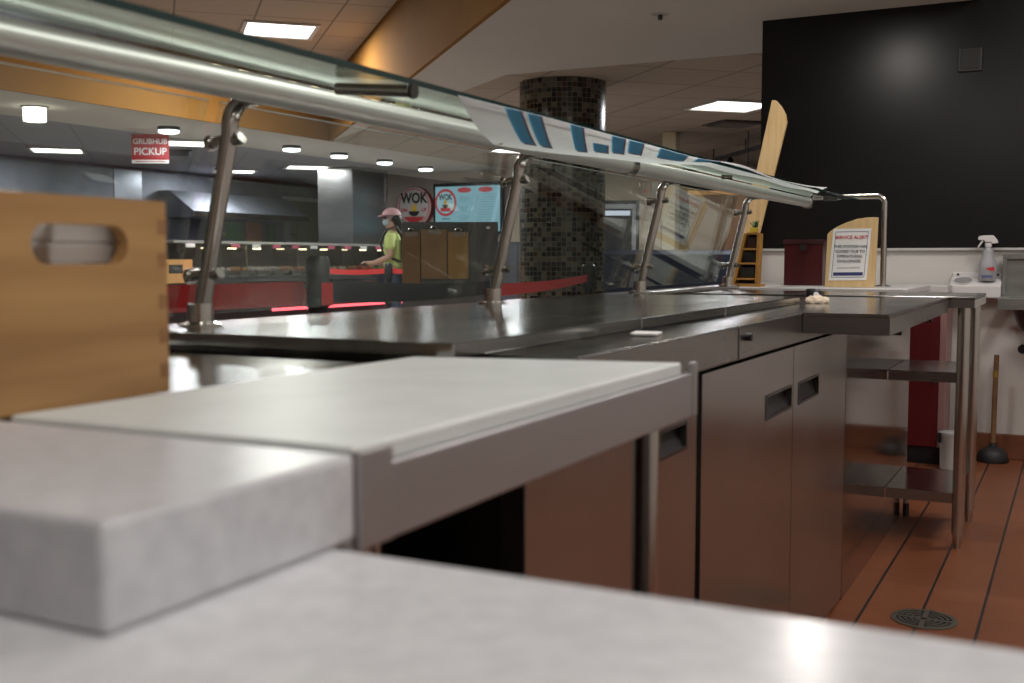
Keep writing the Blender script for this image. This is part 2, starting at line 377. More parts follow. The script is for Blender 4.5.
# ================================================================ NEAR COUNTER (stone slab, lower counter, board station)
tag(fin('lower_stone_counter', bx((-1.9, -.45, .771), (.55, .577, .811)), QUARTZ2, bev=.003), 'pale speckled stone counter across the bottom of the view', 'counter')
tag(fin('counter_base', bx((-1.85, -.4, 0), (.5, .50, .7705)), mat('laminate', (.07, .06, .055), .6)), 'dark cabinet base under the pale lower stone counter', 'cabinet')
tag(fin('stone_slab', bx((-1.6, .383, .8115), (-.425, .597, .870)), QUARTZ, bev=.004), 'thick raised pale stone slab beside the white cutting board', 'counter')
# board station: frame with rim, legs
t = thing('prep_stand', 'stainless prep stand with open frame holding the white cutting board', 'prep table', (-.6, .95, 0))
def W(t, a): return tuple(local(t, [a])[0])
def pbox(t, name, a, b, m, bev=0):
    l = t.location; return fin(name, bx((a[0]-l.x, a[1]-l.y, a[2]-l.z), (b[0]-l.x, b[1]-l.y, b[2]-l.z)), m, t, bev=bev)
pbox(t, 'front_rim', (-.432, .642, .803), (-.425, 1.318, .858), FRAME, .002)
pbox(t, 'corner_plate', (-.432, .600, .803), (-.4235, .6415, .871), FRAME, .002)
pbox(t, 'corner_plate', (-.432, 1.3185, .803), (-.4235, 1.335, .871), FRAME, .002)
pbox(t, 'end_rim', (-.72, 1.30, .803), (-.433, 1.305, .845), FRAME)
pbox(t, 'deck', (-.79, .600, .835), (-.433, 1.244, .855), STEELH)
for x, y in ((-.452, 1.225), (-.452, .625), (-.76, 1.10), (-.76, .625)):
    lg = fin('leg', tb([W(t, (x, y, .06)), W(t, (x, y, .834 if x > -.5 or 1 else 0))], .0165, 20), TUBE, t, True)
    fin('foot', lt([(.012, 0), (.016, .01), (.016, .0595)], W(t, (x, y, 0)), 16), DARKSTEEL, t, True)
tag(fin('cutting_board', pm([(-.775, .606, .8555), (-.4335, .606, .8555), (-.4335, 1.30, .8555), (-.60, 1.262, .8555), (-.775, 1.222, .8555)], (0, 0, .017)), BOARD, bev=.003), 'large white plastic cutting board lying on the stainless prep stand', 'cutting board')
# stainless deck left of the board, up to the cold table
tag(fin('steel_deck', bx((-1.42, .600, .845), (-.795, 1.175, .866)), STEELH, bev=.002), 'low stainless deck between the bamboo crate and the cold table', 'worktop')
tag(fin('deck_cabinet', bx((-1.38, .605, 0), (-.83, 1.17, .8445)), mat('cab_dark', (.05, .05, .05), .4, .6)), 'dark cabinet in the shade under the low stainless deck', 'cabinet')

# bamboo crate
t = thing('bamboo_crate', 'open bamboo crate with finger joints and an oval hand hole', 'crate', (-.793, .803, .8705), math.radians(4))
cl, ch, cd, th = .34, .185, .26, .014
def rr_hole(y0, y1, z0, z1, n=8):
    r = (z1-z0)/2; zc = (z0+z1)/2
    return [(y1-r+r*math.cos(a), zc+r*math.sin(a)) for a in [-PI/2+PI*k/n for k in range(n+1)]]+[(y0+r+r*math.cos(a), zc+r*math.sin(a)) for a in [PI/2+PI*k/n for k in range(n+1)]]
def holed_panel(x0, x1):
    # a panel in the y-z plane with an oval hole, built as a bridged ring
    bm = bmesh.new(); hole = rr_hole(-.166, -.052, .125, .160, 10); hc = (-.109, .1425)
    outer = []
    for (y, z) in hole:
        d = Vector((y-hc[0], z-hc[1])); d = Vector((d.x, d.y*1.6)) ; s = []
        if d.x > 1e-9: s.append((0-hc[0])/d.x)
        if d.x < -1e-9: s.append((-cl-hc[0])/d.x)
        if d.y > 1e-9: s.append((ch-hc[1])/d.y)
        if d.y < -1e-9: s.append((0-hc[1])/d.y)
        k = min(s); outer.append((hc[0]+d.x*k, hc[1]+d.y*k))
    def ins(cy, cz):
        pass
    # angular insert of the four corners
    import cmath
    ang = lambda p: math.atan2(p[1]-hc[1], p[0]-hc[0])
    cor = [(0, 0), (0, ch), (-cl, ch), (-cl, 0)]
    rings = []
    for x in (x0, x1):
        rings.append(([bm.verts.new((x, y, z)) for y, z in hole], [bm.verts.new((x, y, z)) for y, z in outer]))
    cv = [[bm.verts.new((x, y, z)) for y, z in cor] for x in (x0, x1)]
    nH = len(hole)
    def side(p):
        if abs(p[0]) < 1e-6: return 0
        if abs(p[1]-ch) < 1e-6: return 1
        if abs(p[0]+cl) < 1e-6: return 2
        return 3
    for k in range(nH):
        k2 = (k+1) % nH; s1, s2 = side(outer[k]), side(outer[k2])
        extra = None
        if s1 != s2:
            extra = {(3, 0): 0, (0, 1): 1, (1, 2): 2, (2, 3): 3}.get((s1, s2))
        for j in (0, 1):
            H, O = rings[j]; f = [H[k], O[k]]
            if extra is not None: f.append(cv[j][extra])
            f += [O[k2], H[k2]]; bm.faces.new(f)
        bm.faces.new((rings[0][0][k], rings[1][0][k], rings[1][0][k2], rings[0][0][k2]))
        seq0 = [rings[0][1][k]]+([cv[0][extra]] if extra is not None else [])+[rings[0][1][k2]]
        seq1 = [rings[1][1][k]]+([cv[1][extra]] if extra is not None else [])+[rings[1][1][k2]]
        for a, b, c2, d2 in zip(seq0, seq0[1:], seq1, seq1[1:]): bm.faces.new((a, b, d2, c2))
    for v in [v for v in bm.verts if not v.link_faces]: bm.verts.remove(v)
    return bm
fin('front_panel', holed_panel(-th, 0), WOOD, t)
fin('back_panel', bx((-cd, -cl, 0), (-cd+th, 0, ch)), WOOD, t)
fin('end_panel', bx((-cd+th+.0005, -th, 0), (-th-.0005, -.0003, ch)), WOOD, t)
fin('end_panel', bx((-cd+th+.0005, -cl+.0003, 0), (-th-.0005, -cl+th, ch)), WOOD, t)
fin('bottom', bx((-cd+th+.001, -cl+th+.001, .001), (-th-.001, -th-.001, .010)), WOOD, t)
JW = noisy('bamboo_endgrain', (.20, .09, .03), (.27, .13, .05), 30, .6)
for z in (.021, .055, .088, .128, .160): fin('finger_joint', bx((-.0139, -.0119, z-.007), (.0004, .0004, z+.007)), JW, t)
# contents
t = thing('napkin_bundle', 'white paper bundle standing in the bamboo crate behind the hand hole', 'napkins', (-.857, .728, .8815), math.radians(4))
bm = bmesh.new()
for k in range(8): box(bm, (-.045, -.055+k*.001, .001+k*.019), (.045, .035+k*.001, .001+k*.019+.0185), rot=random.uniform(-.05, .05))
fin('stack', bm, mat('bright_paper', (.9, .9, .9), .7), t, bev=.003)
fin('wrap', bx((-.047, -.0555, .006), (.047, .0455, .03)), mat('band', (.6, .6, .6), .5), t, bev=.002)
t = thing('napkin_roll', 'white rolled paper item lying on top of the crate contents', 'paper roll', (-.865, .665, 1.0335), math.radians(4))
fin('roll', tb([(0, -.045, .0145), (0, .03, .0145), (0, .070, .0115)], [.0145, .0142, .011], 20), PAPER, t, True)
fin('cap', lt([(.006, 0), (.005, .006), (.002, .008)], (0, -.0, .0292), 16), WHITEPL, t, True)

# ================================================================ COLD TABLE / FRIDGE COUNTER
t = thing('refrigerated_counter', 'long stainless refrigerated counter with recessed door pulls', 'refrigerator', (-.95, 2.3, 0))
pbox(t, 'cabinet', (-1.33, 1.24, .0), (-.625, 3.25, .795), DARKSTEEL)
pbox(t, 'side_panel', (-.6248, 1.18, 0), (-.59, 1.555, .80), DOORS, .002)
bm = bmesh.new(); l = t.location
prism(bm, [(x-l.x, y-l.y, .8005) for x, y in ((-1.343, 1.24), (-.80, 1.24), (-.80, 1.34), (-.5952, 1.34), (-.5952, 3.95), (-1.343, 3.95))], (0, 0, .0675))
fin('top_shell', bm, STEELH, t)
pbox(t, 'header', (-.5948, 1.34, .803), (-.588, 2.105, .869), STEEL, .002)
pbox(t, 'header', (-.5948, 2.118, .803), (-.588, 2.66, .869), STEEL, .002)
def door(y0, y1, hy0, hy1, hz0, hz1, z1=.795):
    d = pbox(t, 'door', (-.6248, y0, .03), (-.612, y1, z1-.001), DOORS)   # backing skin
    l = t.location
    bm = bmesh.new(); X0, X1 = -.6118-l.x, -.59-l.x; z0 = .012
    # front skin with a rectangular opening for the pull
    for a, b in (((y0, z0), (hy0, z1)), ((hy1, z0), (y1, z1)), ((hy0, z0), (hy1, hz0)), ((hy0, hz1), (hy1, z1))):
        box(bm, (X0, a[0]-l.y, a[1]), (X1, b[0]-l.y, b[1]))
    bmesh.ops.remove_doubles(bm, verts=bm.verts, dist=1e-5)
    fin('front', bm, DOORS, d)
    f = bmesh.new(); w = .006
    for a, b in (((hy0, hz0), (hy1, hz0+w)), ((hy0, hz1-w), (hy1, hz1)), ((hy0, hz0+w), (hy0+w, hz1-w)), ((hy1-w, hz0+w), (hy1, hz1-w))):
        box(f, (-.61-l.x, a[0]-l.y, a[1]), (-.5885-l.x, b[0]-l.y, b[1]))
    fin('pull_frame', f, DARKSTEEL, d)
    fin('pull_recess', pm([(-.6115-l.x, hy0+w-l.y, hz0+w), (-.593-l.x, hy0+w-l.y, hz0+w), (-.6115-l.x, hy0+w-l.y, hz1-w)], (0, hy1-hy0-2*w, 0)), BLACKPL, d)
    return d
door(1.60, 1.855, 1.66, 1.80, .675, .725)
door(1.885, 2.590, 2.335, 2.575, .652, .708)
door(2.594, 3.25, 2.645, 2.875, .650, .706)
fin('knob', tb([W(t, (-.5879, 2.16, .845)), W(t, (-.575, 2.16, .845))], .008, 12), BLACKPL, t, True)
pbox(t, 'hinge_cap', (-.6, 3.225, .7965), (-.588, 3.25, .802), TUBE)
# raised lids on top of the cold table
for y0, y1 in ((1.25, 1.945), (1.952, 2.50), (2.507, 3.27)): pbox(t, 'steel_lid', (-1.33, y0, .8685), (-.73, y1, .889), STEELH, .002)
pbox(t, 'back_rail', (-1.42, 1.235, .8685), (-1.332, 4.78, .886), STEELH, .002)
pbox(t, 'customer_panel', (-1.41, 1.18, 0), (-1.346, 4.78, .868), mat('front_lam', (.10, .03, .02), .4))
fridge = t
# panel beyond the doors, polished like a mirror
tag(fin('polished_cabinet', bx((-1.30, 3.26, 0), (-.59, 4.60, .799), ), MIRROR, bev=.001), 'mirror-polished stainless cabinet side between the fridge doors and the work table', 'cabinet')
# tray shelf hung on the header
t = thing('tray_shelf', 'stainless tray slide projecting from the counter toward the table', 'shelf', (-.48, 3.2, .82))
pbox(t, 'top', (-.587, 2.665, .862), (-.387, 3.93, .872), STEELH, .001)
pbox(t, 'near_lip', (-.587, 2.665, .822), (-.392, 2.669, .8618), STEEL)
pbox(t, 'side_lip', (-.391, 2.665, .822), (-.387, 3.93, .8618), STEEL)
for y in (2.95, 3.6): pbox(t, 'bracket', (-.589, y, .805), (-.40, y+.02, .861), DARKSTEEL)
# small clutter on the ledge
t = thing('timer_knob', 'small black dial with a white mark on the counter ledge', 'timer', (-.725, 3.42, .8695), -.9)
fin('body', lt([(.021, 0), (.023, .004), (.022, .034), (.017, .04)], seg=24), BLACKPL, t, True)
fin('dial_mark', lt([(.009, 0), (.009, .0015)], seg=16), PAPER, t).matrix_local = Matrix.Translation((.0228, 0, .022)) @ Matrix.Rotation(PI/2, 4, 'Y')
bm = bmesh.new(); bmesh.ops.create_icosphere(bm, subdivisions=3, radius=1)
for v in bm.verts:
    k = 1+.12*math.sin(9*v.co.x+3*v.co.y)+.1*math.cos(11*v.co.y); v.co = Vector((v.co.x*.034*k, v.co.y*.018*k, max(v.co.z, -.55)*.014*k))
o = fin('crumpled_napkin', bm, mat('cream_paper', (.75, .62, .48), .6), smooth=True, at=(0, 0, -.0077)); o.location = (-.69, 3.31, .8700); o.rotation_euler = (0, 0, .5)
tag(o, 'crumpled cream napkin lying beside the black dial', 'napkin')
bm = bmesh.new()  # thin white sheets stand in for a ceiling light's reflection on the ledge
for k in range(3): box(bm, (-.02-.003*k, -.035, .0012*k), (.02, .035-.004*k, .0012*k+.001))
o = fin('ledge_glint', bm, PAPER, bev=.0003); o.location = (-.665, 1.80, .8700); o.rotation_euler = (0, 0, .2)
tag(o, 'small white sheets standing in for a ceiling light reflection on the counter ledge', 'napkin')

# work table at the end
t = thing('work_table', 'stainless work table with two undershelves at the counter end', 'table', (-.65, 4.25, 0))
pbox(t, 'tabletop', (-1.30, 4.0, .861), (-.31, 4.5, .872), STEELH, .001)
pbox(t, 'front_lip', (-1.30, 4.0, .835), (-.31, 4.004, .8608), STEEL)
pbox(t, 'end_lip', (-.314, 4.0045, .835), (-.31, 4.5, .8608), RAIL)
for z0, nme in ((.575, 'shelf'), (.155, 'shelf')):
    pbox(t, nme, (-.588, 4.045, z0+.03), (-.355, 4.485, z0+.036), STEELH)
    pbox(t, 'shelf_lip', (-.588, 4.04, z0), (-.355, 4.0445, z0+.036), STEEL)
for x, y in ((-.345, 4.035), (-.345, 4.475)):
    fin('leg', tb([W(t, (x, y, .05)), W(t, (x, y, .86))], .0205, 24), TUBE, t, True)
    fin('foot', lt([(.012, 0), (.012, .012), (.016, .02), (.016, .0495)], W(t, (x, y, 0)), 16), TUBE, t, True)
fin('leg', tb([W(t, (-.572, 4.475, .05)), W(t, (-.572, 4.475, .154))], .0110, 24), TUBE, t, True)
fin('foot', lt([(.012, 0), (.012, .0495)], W(t, (-.572, 4.475, 0)), 16), DARKSTEEL, t, True)

# ================================================================ SNEEZE GUARD
PY = [1.39, 2.42, 3.45, 4.48]; PLAB = ['nearest', 'second', 'third', 'furthest']
FX0, TX0 = -1.30, -1.217
guard = thing('sneeze_guard', 'long glass sneeze guard on leaning stainless posts along the serving counter', 'sneeze guard', (-1.25, 2.4, .8865))
def adopt(root, grp):
    """turn a builder's Empty into a real part: its first mesh carries the others"""
    ch = list(grp.children); main = ch[0]; off = main.location.copy()
    main.parent = root; main.location = grp.location + off - root.location
    for c in ch[1:]:
        c.parent = main; c.location = c.location - off
    main.name = grp.name.split('.')[0]
    bpy.data.objects.remove(grp); return main
def join_part(root, o):
    loc = o.location.copy(); o.parent = root; o.location = loc - root.location
    for k in ('label', 'category', 'group'):
        if k in o: del o[k]
    return o
def post(i, y):
    g = thing('guard_post', PLAB[i]+' leaning stainless post of the glass sneeze guard', 'post', (FX0, y, .8865), 0, 'sneeze guard posts')
    lean = (TX0-FX0)/.35
    pts = [(0, 0, .012), (lean*.30, 0, .315)]
    c = Vector((lean*.30+.045, 0, .325)); pts += [c+Vector((-.045*math.cos(a), 0, .045*math.sin(a))) for a in [PI/2*k/6 for k in range(7)]]
    pts.append((TX0-FX0+.052, 0, .370))
    fin('tube', tb(pts, .0140, 20), TUBE, g, True)
    fin('base_flange', lt([(.036, 0), (.036, .006), (.022, .010), (.0215, .04)]), TUBE, g, True)
    for z in (.088, .305):
        x = lean*z
        bm = bmesh.new(); tube(bm, [(x-.036, 0, z-.003), (x-.020, 0, z), (x+.018, 0, z), (x+.024, 0, z+.003)], .0095); tube(bm, [(x-.046, 0, z-.003), (x-.0365, 0, z-.003)], .013)
        fin('clamp', bm, TUBE, g, True)
    return adopt(guard, g)
for i, y in enumerate(PY): post(i, y)
o = fin('guard_rail', tb([(-1.14, -.6, 1.2625), (-1.14, 1, 1.2625), (-1.14, 3, 1.2625), (-1.14, 5.22, 1.2625)], .0225, 28), RAIL, smooth=True)
tag(o, 'thick satin metal rail running under the top glass of the sneeze guard', 'rail')
rail = o; join_part(guard, o)
for yy in (5.2215, 2.93):
    o = fin('collar', lt([(.028, -.02), (.028, .02)], seg=28), TUBE, None, True, at=(0, 0, 0)); o.rotation_euler = (PI/2, 0, 0)
    o.parent = rail; o.location = Vector((-1.14, yy, 1.2625))-rail.location-guard.location
# cross tubes carrying the top shelf, and the end frame
for i, y in enumerate(PY[:3]):
    o = fin('cross_tube', tb([(-1.03, y+.02, 1.2625), (-.895 if i == 0 else -.995, y+.02, 1.2495 if i == 0 else 1.2595)], .0095 if i == 0 else .007, 20), TUBE, smooth=True)
    tag(o, PLAB[i]+' short cross tube holding up the glass top shelf', 'tube', 'cross tubes of the sneeze guard')
    if i: join_part(guard, o); continue
    e = fin('open_end', tb([(-.8949, y+.02, 1.2495), (-.889, y+.02, 1.249)], .0115, 20), DARKSTEEL, None, True, at=(0, 0, 0)); e.parent = o; e.location = -o.location; join_part(guard, o)
R = .035
pts = [(-1.11, 5.2, 1.284), (-.79-R, 5.2, 1.284)]+[(-.79-R+R*math.sin(a), 5.2, 1.284-R+R*math.cos(a)) for a in [PI/2*k/7 for k in range(1, 8)]]+[(-.79, 5.2, .882)]
o = thing('end_frame', 'bent stainless tube frame at the far end of the sneeze guard', 'tube frame', (-.79, 5.2, .8755))
fin('tube', tb([W(o, p) for p in pts], .0135, 20), TUBE, o, True)
fin('base_flange', lt([(.035, 0), (.035, .005), (.016, .009)]), TUBE, o, True)
fin('glass_clip', tb([W(o, (-1.06, 5.2, 1.284)), W(o, (-1.0, 5.2, 1.284))], .018, 16), DARKSTEEL, o, True); adopt(guard, o)
# glass: top shelf (two panes) and slanted front panes between the posts
def gl_edge(t, a, b): return
for (y0, y1, l) in ((-.6, 3.42, 'long glass top shelf pane of the sneeze guard, nearest the camera'), (3.43, 5.19, 'far glass top shelf pane under the end of the white banner')):
    t = thing('glass_shelf', l, 'glass', (-1.06, (y0+y1)/2, 1.286))
    fin('pane', pm([W(t, p) for p in ((-1.17, y0, 1.2915), (-.9055, y0, 1.2625), (-.9047, y0, 1.270), (-1.17, y0, 1.299))], (0, y1-y0, 0)), GLASST, t)
    fin('edge', pm([W(t, p) for p in ((-.9053, y0, 1.2620), (-.9030, y0, 1.2618), (-.9020, y0, 1.2704), (-.9045, y0, 1.2706))], (0, y1-y0, 0)), GEDGE, t); adopt(guard, t)
fx = lambda z: FX0-.045+(z-.8865)*(TX0-FX0)/.35
for i, (y0, y1) in enumerate(((-.5, 1.375), (1.405, 2.405), (2.435, 3.435), (3.465, 4.465))):
    nm = ['slanted front glass pane left of the first guard post', 'slanted front glass pane between the first and second guard posts', 'slanted front glass pane between the second and third guard posts', 'slanted front glass pane between the third and furthest guard posts'][i]
    t = thing('glass_pane', nm, 'glass', (fx(.905), (y0+y1)/2, .905), 0, 'front glass panes')
    a = [(fx(.905), y0, .905), (fx(1.255), y0, 1.255), (fx(1.255)-.007, y0, 1.255), (fx(.905)-.007, y0, .905)]
    fin('pane', pm([W(t, p) for p in a], (0, y1-y0, 0)), GLASS, t)
    a = [(fx(1.2555), y0, 1.2552), (fx(1.2555), y1, 1.2552), (fx(1.2555)-.007, y1, 1.2552), (fx(1.2555)-.007, y0, 1.2552)]
    fin('edge', pm([W(t, p) for p in a], (0, 0, .0012)), mat('top_edge', (.25, .30, .28), .3), t); adopt(guard, t)
# banner hung from the near edge of the top shelf
t = thing('banner', 'white vinyl banner with blue print draped along the top glass edge', 'banner', (-.93, 3.0, 1.25))
def ban(u, v, off=0):
    k = min(1, u/.5)
    y = 1.55+u*2.9+.27*v*(1-k)
    xt, zt = -.896, 1.262+.010*u*(1+math.sin(u*14))
    xb = -.975+.04*k; zb = 1.212*(1-k**1.4)+1.258*k**1.4
    x = xt+(xb-xt)*v; z = zt+(zb-zt)*v-.010*math.sin(PI*v)*(1-k)+.0025*math.sin(u*25+v*3)*k
    p = Vector((x, y, z)); return p+Vector((.5, 0, -.8))*off
def sheet(u0, u1, v0, v1, off, th, nu, nv):
    bm = bmesh.new(); g = []
    for o_ in (off, off+th):
        g.append([[bm.verts.new(W(t, ban(u0+(u1-u0)*i/nu, v0+(v1-v0)*j/nv, o_))) for j in range(nv+1)] for i in range(nu+1)])
    for q in range(2):
        for i in range(nu):
            for j in range(nv): bm.faces.new((g[q][i][j], g[q][i+1][j], g[q][i+1][j+1], g[q][i][j+1]))
    for i in range(nu):
        for j in (0, nv): bm.faces.new((g[0][i][j], g[0][i+1][j], g[1][i+1][j], g[1][i][j]))
    for j in range(nv):
        for i in (0, nu): bm.faces.new((g[0][i][j], g[0][i][j+1], g[1][i][j+1], g[1][i][j]))
    return bm
fin('vinyl_sheet', sheet(0, 1, 0, 1, 0, .0008, 60, 8), BANNER, t, True)
for u0, u1, v0, v1 in ((.055, .075, .0, .70), (.085, .103, .0, .72), (.15, .170, .0, .72), (.187, .215, .35, .66), (.225, .25, .0, .6), (.26, .29, .0, .5), (.33, .40, 0, .45), (.43, .50, 0, .4)):
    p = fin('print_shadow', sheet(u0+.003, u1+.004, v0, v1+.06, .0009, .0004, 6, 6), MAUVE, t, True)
    fin('blue_print', sheet(u0, u1, v0, v1, .0014, .0004, 6, 6), BLUEPR, t, True)
fin('grommet', lt([(.006, 0), (.006, .002)], W(t, ban(.012, .93, .001)), 14), mat('brass', (.5, .42, .25), .3, 1), t)

# ================================================================ FAR COUNTER, SIGN, PLANK
t = thing('far_counter', 'white topped cross counter beyond the work table carrying the notice', 'counter', (-1.1, 5.2, 0))
pbox(t, 'top', (-1.54, 4.80, .851), (-.635, 5.62, .875), mat('white_solid', (.62, .60, .60), .35), .003)
pbox(t, 'body', (-1.50, 4.97, 0), (-.80, 5.58, .8505), DARKSTEEL)
tag(fin('wall_ledge', bx((-1.545, 5.66, .838), (-.56, 5.97, .872)), mat('ledge_white', (.6, .58, .57), .4), bev=.003), 'low white ledge running along the white wall behind the notice', 'ledge')
t = thing('notice_board', 'pale wooden notice board with arched top holding a paper notice', 'sign', (-.90, 5.0, .8755))
o5 = [(-1.008, .876), (-.794, .876), (-.786, 1.180), (-.83, 1.181), (-.875, 1.175), (-.92, 1.160), (-.96, 1.142), (-.99, 1.122), (-1.001, 1.108)]
fin('board', pm([W(t, (x, 5.0, z)) for x, z in o5], (0, .018, 0)), WOODL, t, bev=.0015)
fin('foot', bx((-.09, .0185, 0), (.09, .08, .012)), WOODL, t)
pp = [(-.992, .905), (-.829, .908), (-.812, 1.133), (-.975, 1.133)]
fin('notice', pm([W(t, (x, 4.9985, z)) for x, z in pp], (0, .0012, 0)), PAPER, t)
def lerpq(u, v):
    a, b, c, d = [Vector(p) for p in pp]; return (a*(1-u)+b*u)*(1-v)+(d*(1-u)+c*u)*v
bm = bmesh.new()
for (u0, u1, v0, v1) in ((.07, .93, .055, .063), (.07, .93, .937, .945), (.07, .08, .063, .937), (.92, .93, .063, .937)):
    prism(bm, [W(t, (lerpq(u, v)[0], 4.9980, lerpq(u, v)[1])) for u, v in ((u0, v0), (u1, v0), (u1, v1), (u0, v1))], (0, .0004, 0))
fin('notice_border', bm, TEXTNAVY, t)
fin('notice_band', pm([W(t, (lerpq(u, v)[0], 4.9979, lerpq(u, v)[1])) for u, v in ((.11, .09), (.89, .09), (.89, .155), (.11, .155))], (0, .0005, 0)), TEXTNAVY, t)
def ntext(s, v, size, m, u=.5, bold=0):
    c = lerpq(u, v); l = W(t, (c[0], 4.9975, c[1])); return text('lettering', s, size, m, t, l, (PI/2, 0, 0), depth=.0003, bold=bold)
ntext('SERVICE ALERT', .83, .0205, TEXTRED, bold=.0003)
for k, s in enumerate(('THIS STATION HAS', 'CLOSED DUE TO', 'OPERATIONAL', 'CHALLENGES.')): ntext(s, .655-.095*k, .0165, TEXTGREY, bold=.0003)
fin('notice_rule', pm([W(t, (lerpq(u, v)[0], 4.9979, lerpq(u, v)[1])) for u, v in ((.2, .235), (.8, .235), (.8, .245), (.2, .245))], (0, .0004, 0)), TEXTGREY, t)
# leaning plank
y = 5.45
pl = [(-1.56, .8755), (-1.482, .8755), (-1.297, 1.665), (-1.304, 1.705), (-1.325, 1.745), (-1.352, 1.775), (-1.372, 1.778)]
pl = [(x+.0, z) for x, z in pl]
tag(fin('wooden_plank', pm([(x, y, z) for x, z in pl], (0, .02, 0)), WOODL, bev=.002), 'tall pale wooden plank leaning upright beside the black wall', 'plank')
# dark red box on the counter
t = thing('red_box', 'dark red lidded box behind the glass beside the notice board', 'box', (-1.165, 5.36, .8755))
fin('body', bx((-.09, -.09, 0), (.09, .09, .195)), DARKRED, t, bev=.003); fin('lid', bx((-.095, -.095, .1955), (.095, .095, .216)), mat('lid_dark', (.05, .01, .012), .4), t, bev=.003)
fin('latch', bx((-.015, -.1005, .165), (.015, -.0955, .195)), DARKSTEEL, t)

# ================================================================ BACK WALL ITEMS
t = thing('bottle_holder', 'white wall-mounted holder with two round cups', 'holder', (-.455, 5.93, .80))
# body block with two open cups
fin('body', pm([(-.122, -.055, .008), (-.122, -.055, .070), (-.122, .048, .110), (-.122, .048, .008)], (.237, 0, 0)), WHITEPL, t, bev=.006)
fin('back_plate', bx((-.115, .049, .0), (.115, .068, .135)), WHITEPL, t, bev=.004)
wl = fin('cup_well', lt([(.043, 0), (.043, .002)]), mat('cup_dark', (.28, .27, .28), .5), t); wl.location = (-.062, -.004, .0912); wl.rotation_euler = (math.atan2(.04, .103), 0, 0)
wl = fin('cup_rim', lt([(.0485, 0), (.0485, .004), (.0435, .004), (.0435, 0)]), WHITEPL, t, True); wl.location = (-.062, -.004, .0912); wl.rotation_euler = (math.atan2(.04, .103), 0, 0)
for x in (-.09, .095): fin('screw', tb([(x, .048, .122), (x, .0455, .122)], .006, 12), BLACKPL, t)
t = thing('spray_bottle', 'clear spray bottle with white trigger standing in the white holder', 'spray bottle', (-.405, 5.925, .893))
t.scale = (.88, .88, .88)
fin('bottle', lt([(.043, 0), (.047, .006), (.047, .085), (.043, .105), (.031, .13), (.028, .165), (.017, .178), (.015, .19)], seg=32), mat('cloudy_plastic', (.42, .43, .46), .25, alpha=.9), t, True)
fin('label_panel', pm([(-.01, -.0485, .068), (.035, -.0465, .08), (.04, -.0455, .056), (.012, -.0485, .058)], (0, .0015, 0)), TEXTRED, t)
fin('label_band', bx((-.03, -.0485, .018), (.03, -.0475, .032)), mat('blue_band', (.12, .15, .3), .5), t)
fin('neck', lt([(.018, 0), (.018, .022)], (0, 0, .1905), 24), WHITEPL, t, True)
hd = [(-.055, .228), (-.05, .245), (-.02, .250), (.025, .250), (.045, .225), (.052, .207), (.02, .203), (.015, .2127), (-.018, .2127), (-.022, .222), (-.045, .222)]
hd = [(x, z+.004) for x, z in hd]
fin('trigger_head', pm([(x, -.012, z) for x, z in hd], (0, .024, 0)), WHITEPL, t, bev=.003)
fin('trigger', tb([(-.030, 0, .224), (-.042, 0, .205), (-.054, 0, .186)], [.006, .0055, .004], 10), WHITEPL, t, True)
# hand sink
t = thing('hand_sink', 'stainless wall-hung hand sink at the right edge', 'sink', (-.08, 5.80, .55))
SK = noisy('sink_steel', (.30, .31, .29), (.40, .41, .39), 5, .35, .9, (1, 1, 4))
def sb(name, a, b, m=SK, bev=.002): return pbox(t, name, a, b, m, bev)
sb('backsplash', (-.338, 5.955, .82), (.25, 5.972, 1.025)); sb('splash_rim', (-.338, 5.930, 1.0), (.25, 5.954, 1.025))
sb('side_splash', (-.338, 5.93, .82), (-.32, 5.954, .999))
sb('deck', (-.31, 5.60, .735), (.25, 5.954, .774)) if False else None
bm = bmesh.new(); l = t.location
for a, b in (((-.335, 5.58), (.26, 5.63)), ((-.335, 5.90), (.26, 5.954)), ((-.335, 5.63), (-.29, 5.90)), ((.21, 5.63), (.26, 5.90))):
    box(bm, (a[0]-l.x, a[1]-l.y, .765-l.z), (b[0]-l.x, b[1]-l.y, .8195-l.z))
fin('rim', bm, SK, t, bev=.002)
bm = bmesh.new(); n = 8
lathe(bm, [(.05, .55), (.14, .565), (.19, .62), (.215, .71), (.205, .71), (.18, .63), (.13, .58), (.05, .565)], (0, 0, 0), 40, cap=False)
bmesh.ops.scale(bm, vec=(1.12, .62, 1), verts=bm.verts); bmesh.ops.translate(bm, vec=(-.04-l.x, 5.765-l.y, .054-l.z), verts=bm.verts)
fin('basin', bm, mat('basin_brown', (.12, .085, .07), .35, .8), t, True)
fin('drain_pipe', tb([W(t, (-.04, 5.765, .556)), W(t, (-.04, 5.765, .44)), W(t, (-.04, 5.80, .40)), W(t, (-.04, 5.95, .40))], .02, 16), TUBE, t, True)
fin('faucet', tb([W(t, (-.04, 5.90, .9)), W(t, (-.04, 5.88, .97)), W(t, (-.04, 5.80, .99)), W(t, (-.04, 5.74, .95))], .012, 14), TUBE, t, True)
fin('valve', tb([W(t, (-.235, 5.96, .56)), W(t, (-.235, 5.90, .56))], .022, 16), BLACKPL, t, True)
# plunger
t = thing('plunger', 'wooden handled plunger with a black rubber cup standing on the floor by the wall', 'plunger', (-.352, 5.88, 0))
fin('cup', lt([(.072, 0), (.075, .01), (.066, .045), (.045, .066), (.02, .075), (.016, .095)], seg=32), mat('black_rubber', (.012, .012, .013), .55), t, True)
fin('handle', tb([(0, 0, .0955), (.001, 0, .3), (.004, 0, .53)], [.0125, .0125, .0115], 16), noisy('old_wood', (.16, .085, .04), (.24, .13, .06), 8, .5, 0, (1, 1, 3)), t, True)
fin('handle_tape', tb([(.002, 0, .42), (.0025, 0, .45)], .0135, 16), mat('yellow_tape', (.35, .22, .03), .5), t, True)
